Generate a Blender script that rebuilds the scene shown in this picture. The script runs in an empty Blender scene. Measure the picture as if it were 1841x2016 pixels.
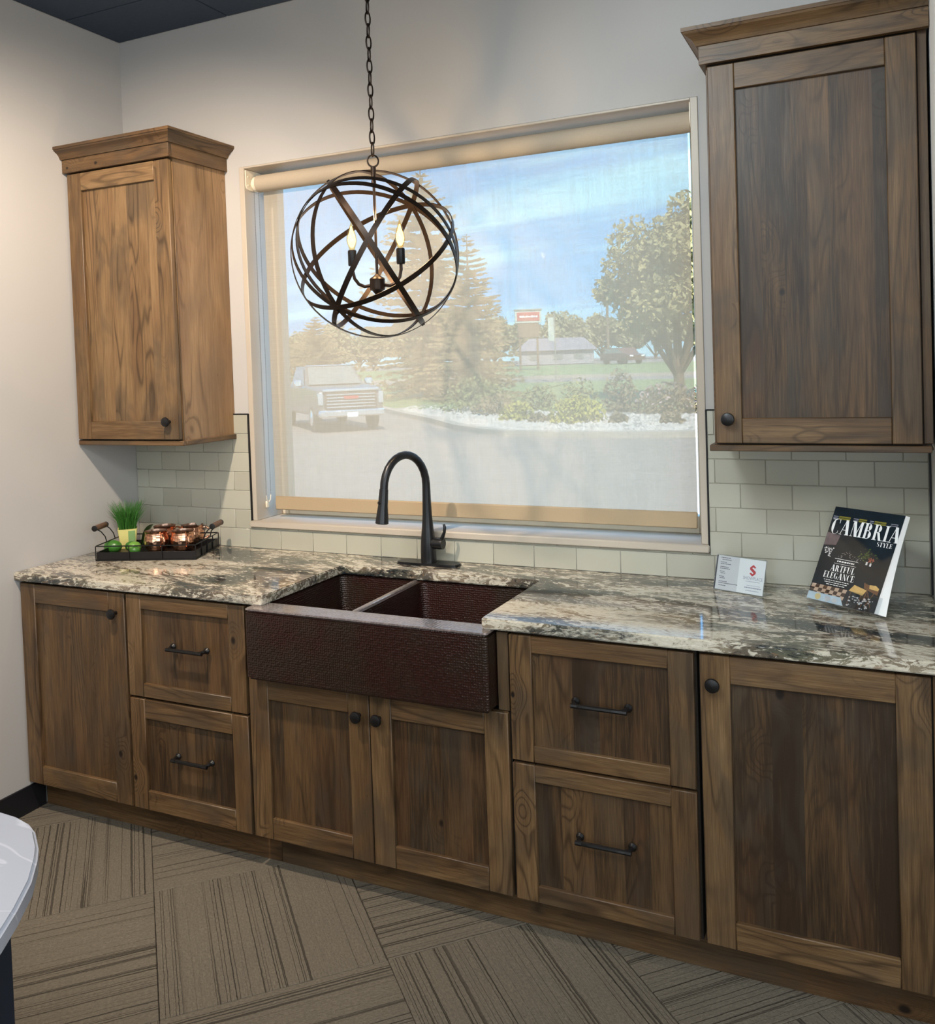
import bpy, bmesh, math, random
from mathutils import Vector, Matrix
R = math.radians
PI = math.pi
rnd = random.Random(7)
sc = bpy.context.scene
COL = sc.collection

# ------------------------------------------------------------------ camera
cam_d = bpy.data.cameras.new('camera')
cam = bpy.data.objects.new('camera', cam_d)
COL.objects.link(cam)
CP = Vector((2.93573, -2.94855, 1.63296))
yaw, pit, rol = -0.442898, -0.029200, -0.034339
fwd = Vector((math.sin(yaw)*math.cos(pit), math.cos(yaw)*math.cos(pit), math.sin(pit)))
r0 = Vector((math.cos(yaw), -math.sin(yaw), 0)); u0 = r0.cross(fwd)
rt = r0*math.cos(rol) + u0*math.sin(rol)
up = -r0*math.sin(rol) + u0*math.cos(rol)
M3 = Matrix((rt, up, -fwd)).transposed()
cam.matrix_world = Matrix.Translation(CP) @ M3.to_4x4()
cam_d.sensor_fit = 'HORIZONTAL'
cam_d.sensor_width = 36
cam_d.lens = 1771.108/1841*36
cam_d.shift_x = (920.5-892.549)/1841
cam_d.shift_y = (769.467-1008)/1841
cam_d.clip_start = .02
cam_d.clip_end = 900
sc.camera = cam

# ------------------------------------------------------------------ exposure
sc.view_settings.view_transform = 'Standard'
sc.view_settings.look = 'None'
sc.view_settings.exposure = 0.85
sc.view_settings.gamma = 1.0
sc.view_settings.use_curve_mapping = False

# ------------------------------------------------------------------ node helper
class NT:
    def __init__(s, tree):
        s.t = tree; s.n = tree.nodes; s.l = tree.links
    def add(s, typ, ins=None, **kw):
        nd = s.n.new(typ)
        for k, v in kw.items(): setattr(nd, k, v)
        for k, v in (ins or {}).items():
            if isinstance(v, bpy.types.NodeSocket): s.l.new(v, nd.inputs[k])
            else: nd.inputs[k].default_value = v
        return nd
    def math(s, op, a, b=None, clamp=False):
        ins = {0: a}
        if b is not None: ins[1] = b
        return s.add('ShaderNodeMath', ins, operation=op, use_clamp=clamp).outputs[0]
    def mix(s, f, a, b, mode='MIX'):
        nd = s.n.new('ShaderNodeMix'); nd.data_type = 'RGBA'; nd.blend_type = mode
        for k, v in ((0, f), (6, a), (7, b)):
            if isinstance(v, bpy.types.NodeSocket): s.l.new(v, nd.inputs[k])
            else: nd.inputs[k].default_value = v
        return nd.outputs[2]
    def ramp(s, f, stops, interp='LINEAR'):
        nd = s.add('ShaderNodeValToRGB', {0: f}); cr = nd.color_ramp; cr.interpolation = interp
        while len(cr.elements) < len(stops): cr.elements.new(.5)
        for e, (p, c) in zip(cr.elements, stops):
            e.position = p; e.color = c if len(c) == 4 else (*c, 1)
        return nd.outputs[0]
    def sstep(s, v, a, b):
        return s.add('ShaderNodeMapRange', {0: v, 1: a, 2: b, 3: 0.0, 4: 1.0}, interpolation_type='SMOOTHSTEP', clamp=True).outputs[0]
    def scale(s, v, sc_, loc=(0, 0, 0), rot=(0, 0, 0)):
        return s.add('ShaderNodeMapping', {0: v, 1: loc, 2: rot, 3: sc_}).outputs[0]
    def noise(s, v, scale=1., detail=2., rough=.5, dist=0., out=0):
        return s.add('ShaderNodeTexNoise', {'Vector': v, 'Scale': scale, 'Detail': detail, 'Roughness': rough, 'Distortion': dist}).outputs[out]

def C4(c): return (c[0], c[1], c[2], 1)

# ------------------------------------------------------------------ world
w = bpy.data.worlds.new('world'); sc.world = w; w.use_nodes = True
n = NT(w.node_tree); n.n.clear()
tc = n.add('ShaderNodeTexCoord').outputs['Generated']
sep = n.add('ShaderNodeSeparateXYZ', {0: tc})
z = n.math('MAXIMUM', sep.outputs[2], 0.0)
grad = n.ramp(z, [(0, (.56, .84, 1.0)), (.05, (.22, .58, 1.05)), (.22, (.16, .52, 1.05)), (.5, (.14, .44, .95)), (1, (.16, .32, .8))])
den = n.math('ADD', z, .22)
comb = n.add('ShaderNodeCombineXYZ', {0: n.math('DIVIDE', sep.outputs[0], den), 1: n.math('DIVIDE', sep.outputs[1], den), 2: 0.0}).outputs[0]
cl = n.noise(n.scale(comb, (.55, 2.0, 1), (8.3, 2.9, 0), (0, 0, -.12)), 1.35, 5, .55, .5)
cm = n.sstep(cl, .48, .70)
cl2 = n.noise(n.scale(comb, (.4, 1.2, 1), (9.4, 5.1, 0), (0, 0, -.12)), 1.1, 4, .6)
dk = n.sstep(cl2, .48, .66)
base = n.mix(n.math('MULTIPLY', dk, .55), grad, (.17, .38, .80, 1))
skyc = n.mix(n.math('MULTIPLY', cm, .9), base, (.46, .92, 1.16, 1))
bg = n.add('ShaderNodeBackground', {0: skyc, 1: 1.9})
out = n.add('ShaderNodeOutputWorld', {0: bg.outputs[0]})

# ------------------------------------------------------------------ sun, room lamps and added fill lights
def lamp(name, typ, loc, tgt, energy, color, **kw):
    d = bpy.data.lights.new(name, typ); d.energy = energy; d.color = color
    for k, v in kw.items(): setattr(d, k, v)
    o = bpy.data.objects.new(name, d); COL.objects.link(o); o.location = loc
    o.rotation_euler = (Vector(tgt)-Vector(loc)).to_track_quat('-Z', 'Y').to_euler()
    return o
lamp('sun', 'SUN', (0, 0, 30), (-5, 9, 18.5), 9.8, (1, .93, .82), angle=R(.6))
lamp('track_spot', 'SPOT', (1.06, -1.65, 2.99), (.27, -.28, 1.08), 142, (1, .83, .66), spot_size=R(104), spot_blend=.85, shadow_soft_size=.045)
lamp('track_spot', 'SPOT', (2.0, -2.2, 2.99), (2.7, -.35, 1.9), 95, (.84, .95, 1.0), spot_size=R(80), spot_blend=.9, shadow_soft_size=.30)
lamp('ceiling_panel_lamp', 'AREA', (3.4, -3.4, 3.0), (3.4, -3.4, 0), 26, (.94, .98, 1.0), shape='RECTANGLE', size=1.2, size_y=1.2)
lamp('ceiling_panel_lamp', 'AREA', (1.4, -3.4, 3.0), (1.4, -3.4, 0), 28, (.97, .98, .97), shape='RECTANGLE', size=1.2, size_y=1.2)
lamp('side_fill_light', 'AREA', (5.35, -3.2, 1.8), (0, -2.2, 1.3), 38, (.86, .95, 1.0), shape='RECTANGLE', size=2.6, size_y=1.9)  # added area light to brighten the lower left wall, no window built here
lamp('rear_fill_light', 'AREA', (3.2, -6.0, 1.9), (3.2, 0, 1.7), 38, (.80, .93, 1.0), shape='RECTANGLE', size=4.2, size_y=1.9)  # added ambient fill from behind the camera, no glazing built here

# ------------------------------------------------------------------ materials
def mat(name):
    m = bpy.data.materials.new(name); m.use_nodes = True
    t = NT(m.node_tree); t.n.clear()
    o = t.add('ShaderNodeOutputMaterial')
    return m, t, o
def bsdf(t, o, col, rough=.5, metal=0., spec=.5, bump=None, bstr=.2, bdist=.002, **kw):
    ins = {'Base Color': col if isinstance(col, bpy.types.NodeSocket) else C4(col), 'Roughness': rough, 'Metallic': metal, 'Specular IOR Level': spec}
    ins.update(kw)
    b = t.add('ShaderNodeBsdfPrincipled', ins)
    if bump is not None:
        bp = t.add('ShaderNodeBump', {'Strength': bstr, 'Distance': bdist, 'Height': bump})
        t.l.new(bp.outputs[0], b.inputs['Normal'])
    t.l.new(b.outputs[0], o.inputs[0])
    return b
def plain(name, col, rough=.5, metal=0., var=.08, scl=30., spec=.5, bstr=0.):
    m, t, o = mat(name)
    p = t.add('ShaderNodeTexCoord').outputs['Object']
    nz = t.noise(p, scl, 3)
    c = t.mix(nz, C4([x*(1-var) for x in col]), C4([min(1, x*(1+var)) for x in col]))
    bsdf(t, o, c, rough, metal, spec, nz if bstr else None, bstr)
    return m

def wood_mat(name, dark, mid, light, grey, rough=.42):
    m, t, o = mat(name)
    P = t.add('ShaderNodeAttribute', attribute_name='wc').outputs['Vector']
    tone = t.add('ShaderNodeAttribute', attribute_name='tone').outputs['Fac']
    # knots: sparse voronoi cells
    kp = t.scale(P, (5.2, 7.0, 5.2))
    vor = t.add('ShaderNodeTexVoronoi', {'Vector': kp, 'Scale': 1.0, 'Randomness': .9})
    dist = vor.outputs['Distance']
    cr = t.add('ShaderNodeSeparateColor', {0: vor.outputs['Color']})
    on = t.math('GREATER_THAN', cr.outputs[0], .42)
    kr = t.math('ADD', t.math('MULTIPLY', cr.outputs[1], .06), .045)
    kd = t.math('DIVIDE', dist, kr)
    knot = t.math('MULTIPLY', t.math('SUBTRACT', 1.0, t.sstep(kd, .55, 1.25)), on)
    halo = t.math('MULTIPLY', t.math('SUBTRACT', 1.0, t.sstep(dist, .0, .42)), on)
    # cathedral figure = contour lines of a stretched noise field
    f1 = t.noise(t.scale(P, (1.1, 9, 6)), 1.0, 2.0, .40, .25)
    f1 = t.math('ADD', f1, t.math('MULTIPLY', halo, .30))
    rings = t.math('SINE', t.math('MULTIPLY', f1, 78.0))
    rings = t.math('MULTIPLY', t.math('ADD', rings, 1.0), .5)
    line = t.math('POWER', rings, 5.0)
    fib = t.noise(t.scale(P, (14, 620, 620)), 1.0, 2.0, .6)
    fib2 = t.noise(t.scale(P, (5, 120, 120)), 1.0, 3.0, .6)
    broad = t.noise(t.scale(P, (2.0, 10, 10)), 1.0, 3.0, .55, .6)
    stain = t.noise(t.scale(P, (3.2, 6, 6), (4, 2, 7)), 1.0, 3.0, .6, .6)
    redd = t.noise(t.scale(P, (1.5, 7, 7), (2, 9, 1)), 1.0, 2.0, .5, .4)
    # dark mineral streaks
    vs = t.add('ShaderNodeTexVoronoi', {'Vector': t.scale(P, (1.9, 15, 9), (3, 5, 2)), 'Scale': 1.0, 'Randomness': 1.0})
    so = t.math('GREATER_THAN', t.add('ShaderNodeSeparateColor', {0: vs.outputs['Color']}).outputs[0], .70)
    streak = t.math('MULTIPLY', t.math('SUBTRACT', 1.0, t.sstep(vs.outputs['Distance'], .02, .20)), so)
    v = t.math('ADD', t.math('MULTIPLY', broad, .70), t.math('MULTIPLY', fib2, .50))
    v = t.math('ADD', v, t.math('MULTIPLY', t.math('SUBTRACT', fib, .5), .60))
    v = t.math('SUBTRACT', v, .14)
    v = t.math('ADD', v, t.math('SUBTRACT', tone, .5))
    col = t.ramp(v, [(.10, dark), (.46, mid), (.85, light)])
    col = t.mix(t.math('MULTIPLY', t.sstep(redd, .48, .68), .30), col, (.115, .052, .022, 1))
    col = t.mix(t.math('MULTIPLY', t.sstep(stain, .44, .66), .52), col, C4(grey))
    lm = t.sstep(t.noise(t.scale(P, (1.2, 9, 9), (8, 1, 3)), 1., 2, .5), .40, .62)
    col = t.mix(t.math('MULTIPLY', t.math('MULTIPLY', line, lm), .62), col, C4([x*.9 for x in dark]))
    col = t.mix(t.math('MULTIPLY', streak, .62), col, (.016, .009, .006, 1))
    col = t.mix(t.math('MULTIPLY', knot, .92), col, (.008, .005, .004, 1))
    bsdf(t, o, col, rough, 0, .35, t.math('SUBTRACT', t.math('MULTIPLY', fib, .5), t.math('ADD', t.math('MULTIPLY', line, .4), t.math('MULTIPLY', knot, 1.2))), .22, .0012)
    return m

MAT = {}
MAT['wood'] = wood_mat('stained_hickory', (.026, .015, .008), (.108, .060, .026), (.215, .132, .062), (.052, .040, .028))
MAT['veneer'] = wood_mat('lit_end_veneer', (.10, .058, .028), (.225, .128, .060), (.36, .225, .115), (.19, .12, .065), .4)  # golden veneer lightened, the light on this cabinet side is in the colour
MAT['carcass_shade'] = plain('cabinet_shadow_edge', (.02, .013, .008), .8)  # near-black carcass colour paints in the shade of the gaps between fronts

# granite
m, t, o = mat('granite')
P = t.add('ShaderNodeTexCoord').outputs['Object']
P = t.scale(P, (1, 1, 1), (0, 0, 0), (0, .06, .16))
wv = t.noise(t.scale(P, (1.6, 4, 4)), 1., 4, .6, 0, 1)
Pw = t.add('ShaderNodeVectorMath', {0: P, 1: t.scale(wv, (.30, .16, .16))}, operation='ADD').outputs[0]
big = t.noise(t.scale(Pw, (2.2, 6.5, 6.5)), 1., 3, .55, .6)
med = t.noise(t.scale(Pw, (27, 66, 66)), 1., 5, .70, .5)
fine = t.noise(t.scale(Pw, (60, 150, 150)), 1., 3, .6, .2)
warm = t.noise(t.scale(Pw, (3, 9, 9), (5, 3, 2)), 1., 2, .5)
basec = t.ramp(big, [(.30, (.018, .024, .028)), (.42, (.060, .058, .048)), (.50, (.150, .115, .082)), (.60, (.30, .245, .175)), (.72, (.42, .36, .28))])
basec = t.mix(t.math('MULTIPLY', t.sstep(warm, .52, .66), .5), basec, (.13, .135, .085, 1))
thr = t.math('ADD', med, t.math('MULTIPLY', t.math('SUBTRACT', big, .5), .80))
fl = t.sstep(thr, .505, .55)
cream = t.mix(fine, (.36, .30, .22, 1), (.80, .755, .63, 1))
c = t.mix(t.math('MULTIPLY', fl, .9), basec, cream)
dkm = t.math('SUBTRACT', 1., t.sstep(thr, .34, .41))
c = t.mix(t.math('MULTIPLY', dkm, .85), c, (.014, .018, .020, 1))
riv = t.sstep(t.noise(t.scale(Pw, (1.3, 7.5, 7.5), (4, 8, 1)), 1., 3, .55, .8), .55, .64)
c = t.mix(t.math('MULTIPLY', riv, t.math('ADD', t.math('MULTIPLY', t.sstep(fine, .62, .35), .45), .40)), c, (.022, .030, .034, 1))
gold = t.sstep(t.noise(t.scale(Pw, (30, 60, 60), (1, 7, 3)), 1., 3, .6), .63, .68)
c = t.mix(t.math('MULTIPLY', gold, .6), c, (.22, .13, .07, 1))
c = t.mix(t.math('MULTIPLY', t.sstep(fine, .60, .72), .35), c, (.80, .78, .72, 1))
c = t.mix(t.math('MULTIPLY', t.math('SUBTRACT', 1., t.sstep(fine, .28, .40)), .55), c, (.02, .02, .02, 1))
bsdf(t, o, c, .08, 0, 1.0)
MAT['granite'] = m

# tiles / grout
MAT['grout'] = plain('grout', (.40, .375, .32), .85, var=.1, scl=80)
m, t, o = mat('glass_tile')
P = t.add('ShaderNodeTexCoord').outputs['Object']
rn = t.add('ShaderNodeObjectInfo').outputs['Random']
c = t.mix(rn, (.385, .372, .302, 1), (.44, .428, .352, 1))
nz = t.noise(P, 9, 2)
bsdf(t, o, c, .16, 0, .5, nz, .05, .002)
MAT['tile'] = m

# wall paint
def paint(name, col):
    m, t, o = mat(name)
    P = t.add('ShaderNodeTexCoord').outputs['Object']
    nz = t.noise(P, 260, 3)
    lo = t.noise(P, 1.6, 3)
    c = t.mix(lo, C4([x*.96 for x in col]), C4([min(1, x*1.03) for x in col]))
    bsdf(t, o, c, .62, 0, .3, nz, .08, .001)
    return m
MAT['paint'] = paint('wall_paint', (.455, .438, .422))
MAT['paint_w'] = paint('end_wall_paint', (.78, .78, .76))
MAT['ceil'] = plain('ceiling_black_tile', (.040, .060, .092), .9, var=.25, scl=60, bstr=.15)
MAT['ceil_bar'] = plain('ceiling_bar', (.06, .08, .11), .5)
MAT['base_black'] = plain('vinyl_baseboard', (.008, .008, .011), .45)
MAT['jamb'] = plain('jamb_paint', (.47, .41, .335), .42, var=.03, scl=8)
MAT['sash'] = plain('sash_vinyl', (.70, .60, .46), .4, var=.03)
MAT['black'] = plain('black_iron', (.010, .009, .009), .38, .35, var=.2, scl=120)
MAT['faucet'] = plain('matte_black', (.008, .008, .009), .30, .1, var=.1)
MAT['bronze'] = plain('oil_rubbed_bronze', (.035, .022, .015), .36, .75, var=.35, scl=60)
MAT['bronze_in'] = MAT['bronze']
MAT['edge_black'] = plain('tile_edge_metal', (.012, .012, .014), .4, .5)
MAT['ivory'] = plain('ivory_plastic', (.74, .66, .52), .35)
MAT['steel'] = plain('bead_steel', (.30, .30, .30), .3, .9)

# carpet
m, t, o = mat('carpet')
P = t.add('ShaderNodeTexCoord').outputs['Object']
rn = t.add('ShaderNodeObjectInfo').outputs['Random']
off = t.add('ShaderNodeCombineXYZ', {0: t.math('MULTIPLY', rn, 31.0), 1: t.math('MULTIPLY', rn, 17.0), 2: 0.}).outputs[0]
Q = t.add('ShaderNodeVectorMath', {0: P, 1: off}, operation='ADD').outputs[0]
Q = t.add('ShaderNodeVectorMath', {0: Q, 1: t.scale(t.noise(Q, 38., 3, .6, 0, 1), (.006, .0045, .0))}, operation='ADD').outputs[0]
pile = t.noise(t.scale(Q, (110, 150, 150)), 1., 4, .75)
streak = t.noise(t.scale(Q, (16, 210, 60)), 1., 3, .7)
wav = t.noise(t.scale(Q, (.12, 62, 1)), 1., 1, .5)
thin = t.math('SUBTRACT', 1., t.sstep(t.math('ABSOLUTE', t.math('SUBTRACT', wav, .5)), .007, .026))
wav2 = t.noise(t.scale(Q, (.10, 11, 1), (3, 9, 1)), 1., 1, .5)
lines = t.math('MULTIPLY', thin, t.sstep(wav2, .34, .52))
lo = t.noise(Q, 4., 3)
c = t.mix(pile, (.034, .028, .021, 1), (.335, .285, .215, 1))
c = t.mix(t.math('MULTIPLY', t.sstep(streak, .40, .62), .55), c, (.155, .132, .10, 1))
c = t.mix(t.math('MULTIPLY', lo, .30), c, (.085, .082, .073, 1))
c = t.mix(t.math('MULTIPLY', lines, .70), c, (.030, .025, .020, 1))
h = t.math('SUBTRACT', t.math('ADD', pile, t.math('MULTIPLY', streak, .5)), t.math('MULTIPLY', lines, 1.2))
bsdf(t, o, c, .95, 0, .1, h, .9, .004)
MAT['carpet'] = m
MAT['slab'] = plain('subfloor', (.05, .042, .034), .95)

# hammered copper (dark patina)
def hammered(name, c1, c2, rough, scale_, metal, bstr, dist):
    m, t, o = mat(name)
    P = t.add('ShaderNodeTexCoord').outputs['Object']
    v = t.add('ShaderNodeTexVoronoi', {'Vector': P, 'Scale': scale_, 'Randomness': .4})
    d = v.outputs['Distance']
    lo = t.noise(P, 5., 3, .6)
    c = t.mix(t.sstep(lo, .40, .64), C4(c1), C4(c2))
    c = t.mix(t.math('MULTIPLY', t.sstep(d, .35, .65), .5), c, C4([x*.35 for x in c1]))
    bsdf(t, o, c, rough, metal, .9, t.math('MULTIPLY', d, d), bstr, dist)
    return m
MAT['sink'] = hammered('dark_hammered_copper', (.046, .026, .017), (.050, .015, .011), .27, 135., .5, .6, .003)
MAT['sink_rim'] = hammered('worn_glint_rim', (.46, .40, .39), (.50, .42, .40), .17, 100., .7, .25, .002)  # polished by wear, and paled to paint in the window's reflection
MAT['copper'] = hammered('bright_hammered_copper', (.93, .46, .28), (1.0, .62, .42), .20, 75., 1., .5, .004)
MAT['mug_in'] = plain('mug_lining', (.35, .22, .16), .25, .9)
MAT['grip'] = plain('worn_wood_grip', (.12, .065, .04), .6, var=.3, scl=40)
MAT['grass'] = plain('chive_green', (.040, .155, .020), .5, var=.5, scl=60)
MAT['leaf'] = plain('dark_leaf', (.045, .11, .025), .35, var=.3)
MAT['pot'] = plain('pot_glaze', (.66, .60, .22), .35, var=.05)
MAT['potg'] = plain('pot_green', (.22, .36, .14), .3, var=.1)
MAT['soil'] = plain('soil', (.02, .014, .009), .95)
MAT['lime'] = plain('lime_skin', (.045, .16, .02), .33, var=.25, scl=50, bstr=.1)
MAT['lime2'] = plain('pale_lime_skin', (.14, .31, .05), .33, var=.25, scl=50, bstr=.1)
MAT['white'] = plain('white_print', (.86, .86, .85), .5, var=.01)
MAT['paper'] = plain('paper', (.80, .79, .78), .5, var=.02)
MAT['paper_grey'] = plain('grey_paper', (.62, .60, .60), .5, var=.02)
MAT['ink'] = plain('ink', (.10, .10, .12), .6)
MAT['ink_grey'] = plain('grey_ink', (.28, .28, .34), .6)
MAT['red'] = plain('red_ink', (.52, .02, .03), .5)
MAT['cover'] = plain('cover_dark', (.010, .018, .025), .30, var=.5, scl=14, spec=.3)
MAT['quartz'] = None
m, t, o = mat('white_quartz')
P = t.add('ShaderNodeTexCoord').outputs['Object']
nz = t.noise(t.scale(P, (2.2, 5, 3), (0, 0, 0), (0, 0, .3)), 1., 4, .55, .8)
vein = t.math('SUBTRACT', 1., t.sstep(t.math('ABSOLUTE', t.math('SUBTRACT', nz, .5)), .0, .012))
c = t.mix(t.math('MULTIPLY', vein, .6), (.44, .45, .50, 1), (.66, .66, .70, 1))
bsdf(t, o, c, .16, 0, .5)
MAT['quartz'] = m
MAT['navy'] = plain('navy_panel', (.010, .014, .024), .5)

# glass pane and acrylic
def glassy(name, tint, gloss):
    m, t, o = mat(name)
    tr = t.add('ShaderNodeBsdfTransparent', {0: C4(tint)})
    gl = t.add('ShaderNodeBsdfGlossy', {0: (1, 1, 1, 1), 'Roughness': .02})
    fc = t.add('ShaderNodeLayerWeight', {0: .5}).outputs['Facing']
    fr = t.math('ADD', t.math('MULTIPLY', t.math('POWER', fc, 4.0), .7), .04)
    mx = t.add('ShaderNodeMixShader', {0: t.math('MULTIPLY', fr, gloss, True), 1: tr.outputs[0], 2: gl.outputs[0]})
    t.l.new(mx.outputs[0], o.inputs[0])
    return m
MAT['glass'] = glassy('window_glass', (.97, .99, .98), .12)
MAT['acrylic'] = glassy('clear_acrylic', (.93, .95, .96), 1.3)
MAT['bulb_glass'] = glassy('amber_bulb_glass', (1, .86, .58), 1.0)
m, t, o = mat('filament_glow')
e = t.add('ShaderNodeEmission', {0: (1, .66, .24, 1), 1: 3.2})
t.l.new(e.outputs[0], o.inputs[0]); MAT['glow'] = m

# sun-screen shade fabric
m, t, o = mat('screen_fabric')
P = t.add('ShaderNodeTexCoord').outputs['Object']
wx = t.noise(t.scale(P, (330, 330, 9)), 1., 2, .6)
wz = t.noise(t.scale(P, (9, 9, 330)), 1., 2, .6)
wb = t.noise(t.scale(P, (60, 60, 3)), 1., 2, .6)
wsum = t.math('ADD', t.math('ADD', t.math('MULTIPLY', wx, .4), t.math('MULTIPLY', wz, .4)), t.math('MULTIPLY', wb, .2))
fac = t.add('ShaderNodeMapRange', {0: wsum, 1: .3, 2: .7, 3: .76, 4: .89}).outputs[0]
tr = t.add('ShaderNodeBsdfTransparent', {0: (1, 1, 1, 1)})
df = t.add('ShaderNodeBsdfDiffuse', {0: (.74, .62, .47, 1)})
tl = t.add('ShaderNodeBsdfTranslucent', {0: (.385, .30, .205, 1)})
mx0 = t.add('ShaderNodeMixShader', {0: .6, 1: df.outputs[0], 2: tl.outputs[0]})
mx = t.add('ShaderNodeMixShader', {0: fac, 1: tr.outputs[0], 2: mx0.outputs[0]})
t.l.new(mx.outputs[0], o.inputs[0]); MAT['fabric'] = m
MAT['hem'] = plain('hem_fabric', (.40, .30, .185), .7, var=.04, scl=200)
MAT['fabric_solid'] = plain('rolled_fabric', (.42, .35, .265), .8, var=.05, scl=200)

# exterior
MAT['asphalt'] = plain('asphalt', (.235, .205, .185), .9, var=.15, scl=1.2)
MAT['concrete'] = plain('concrete', (.36, .325, .28), .9, var=.1, scl=3)
MAT['lawn'] = plain('lawn', (.19, .235, .095), .95, var=.25, scl=2)
MAT['gravel'] = plain('white_rock', (.30, .285, .26), .9, var=.3, scl=8)
MAT['spruce'] = plain('spruce_needles', (.26, .205, .115), .9, var=.35, scl=2.2)
MAT['spruce2'] = plain('olive_needles', (.27, .215, .115), .9, var=.35, scl=2.2)
MAT['tree'] = plain('tree_leaves', (.30, .265, .12), .8, var=.45, scl=2.5)
MAT['far'] = plain('far_leaves', (.26, .245, .13), .9, var=.4, scl=.6)
MAT['bush'] = plain('bush_leaves', (.22, .23, .09), .9, var=.35, scl=4)
MAT['bushy'] = plain('yellow_leaves', (.33, .31, .06), .9, var=.3, scl=5)
MAT['bushp'] = plain('pink_flowers', (.36, .27, .26), .9, var=.35, scl=5)
MAT['bushb'] = plain('brown_leaves', (.21, .16, .09), .9, var=.35, scl=4)
MAT['bark'] = plain('bark', (.17, .12, .08), .95, var=.3, scl=12)
MAT['truck'] = plain('truck_paint', (.20, .19, .18), .2, .4, var=.03)
MAT['truckg'] = plain('truck_glass', (.20, .21, .20), .12)
MAT['chrome'] = plain('chrome', (.85, .85, .85), .15, .9)
MAT['grille'] = plain('grille_dark', (.10, .075, .06), .5)
MAT['tyre'] = plain('tyre', (.05, .045, .04), .9)
MAT['signred'] = plain('sign_red', (.42, .05, .05), .6)
MAT['signbrown'] = plain('sign_brown', (.16, .10, .065), .8)
MAT['post'] = plain('post_grey', (.22, .23, .20), .7)
MAT['banner'] = plain('banner', (.42, .48, .45), .7)
MAT['stucco'] = plain('grey_siding', (.30, .29, .31), .8)
MAT['roof'] = plain('grey_roof', (.20, .19, .23), .9)
MAT['carred'] = plain('maroon_paint', (.13, .06, .05), .3)

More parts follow.
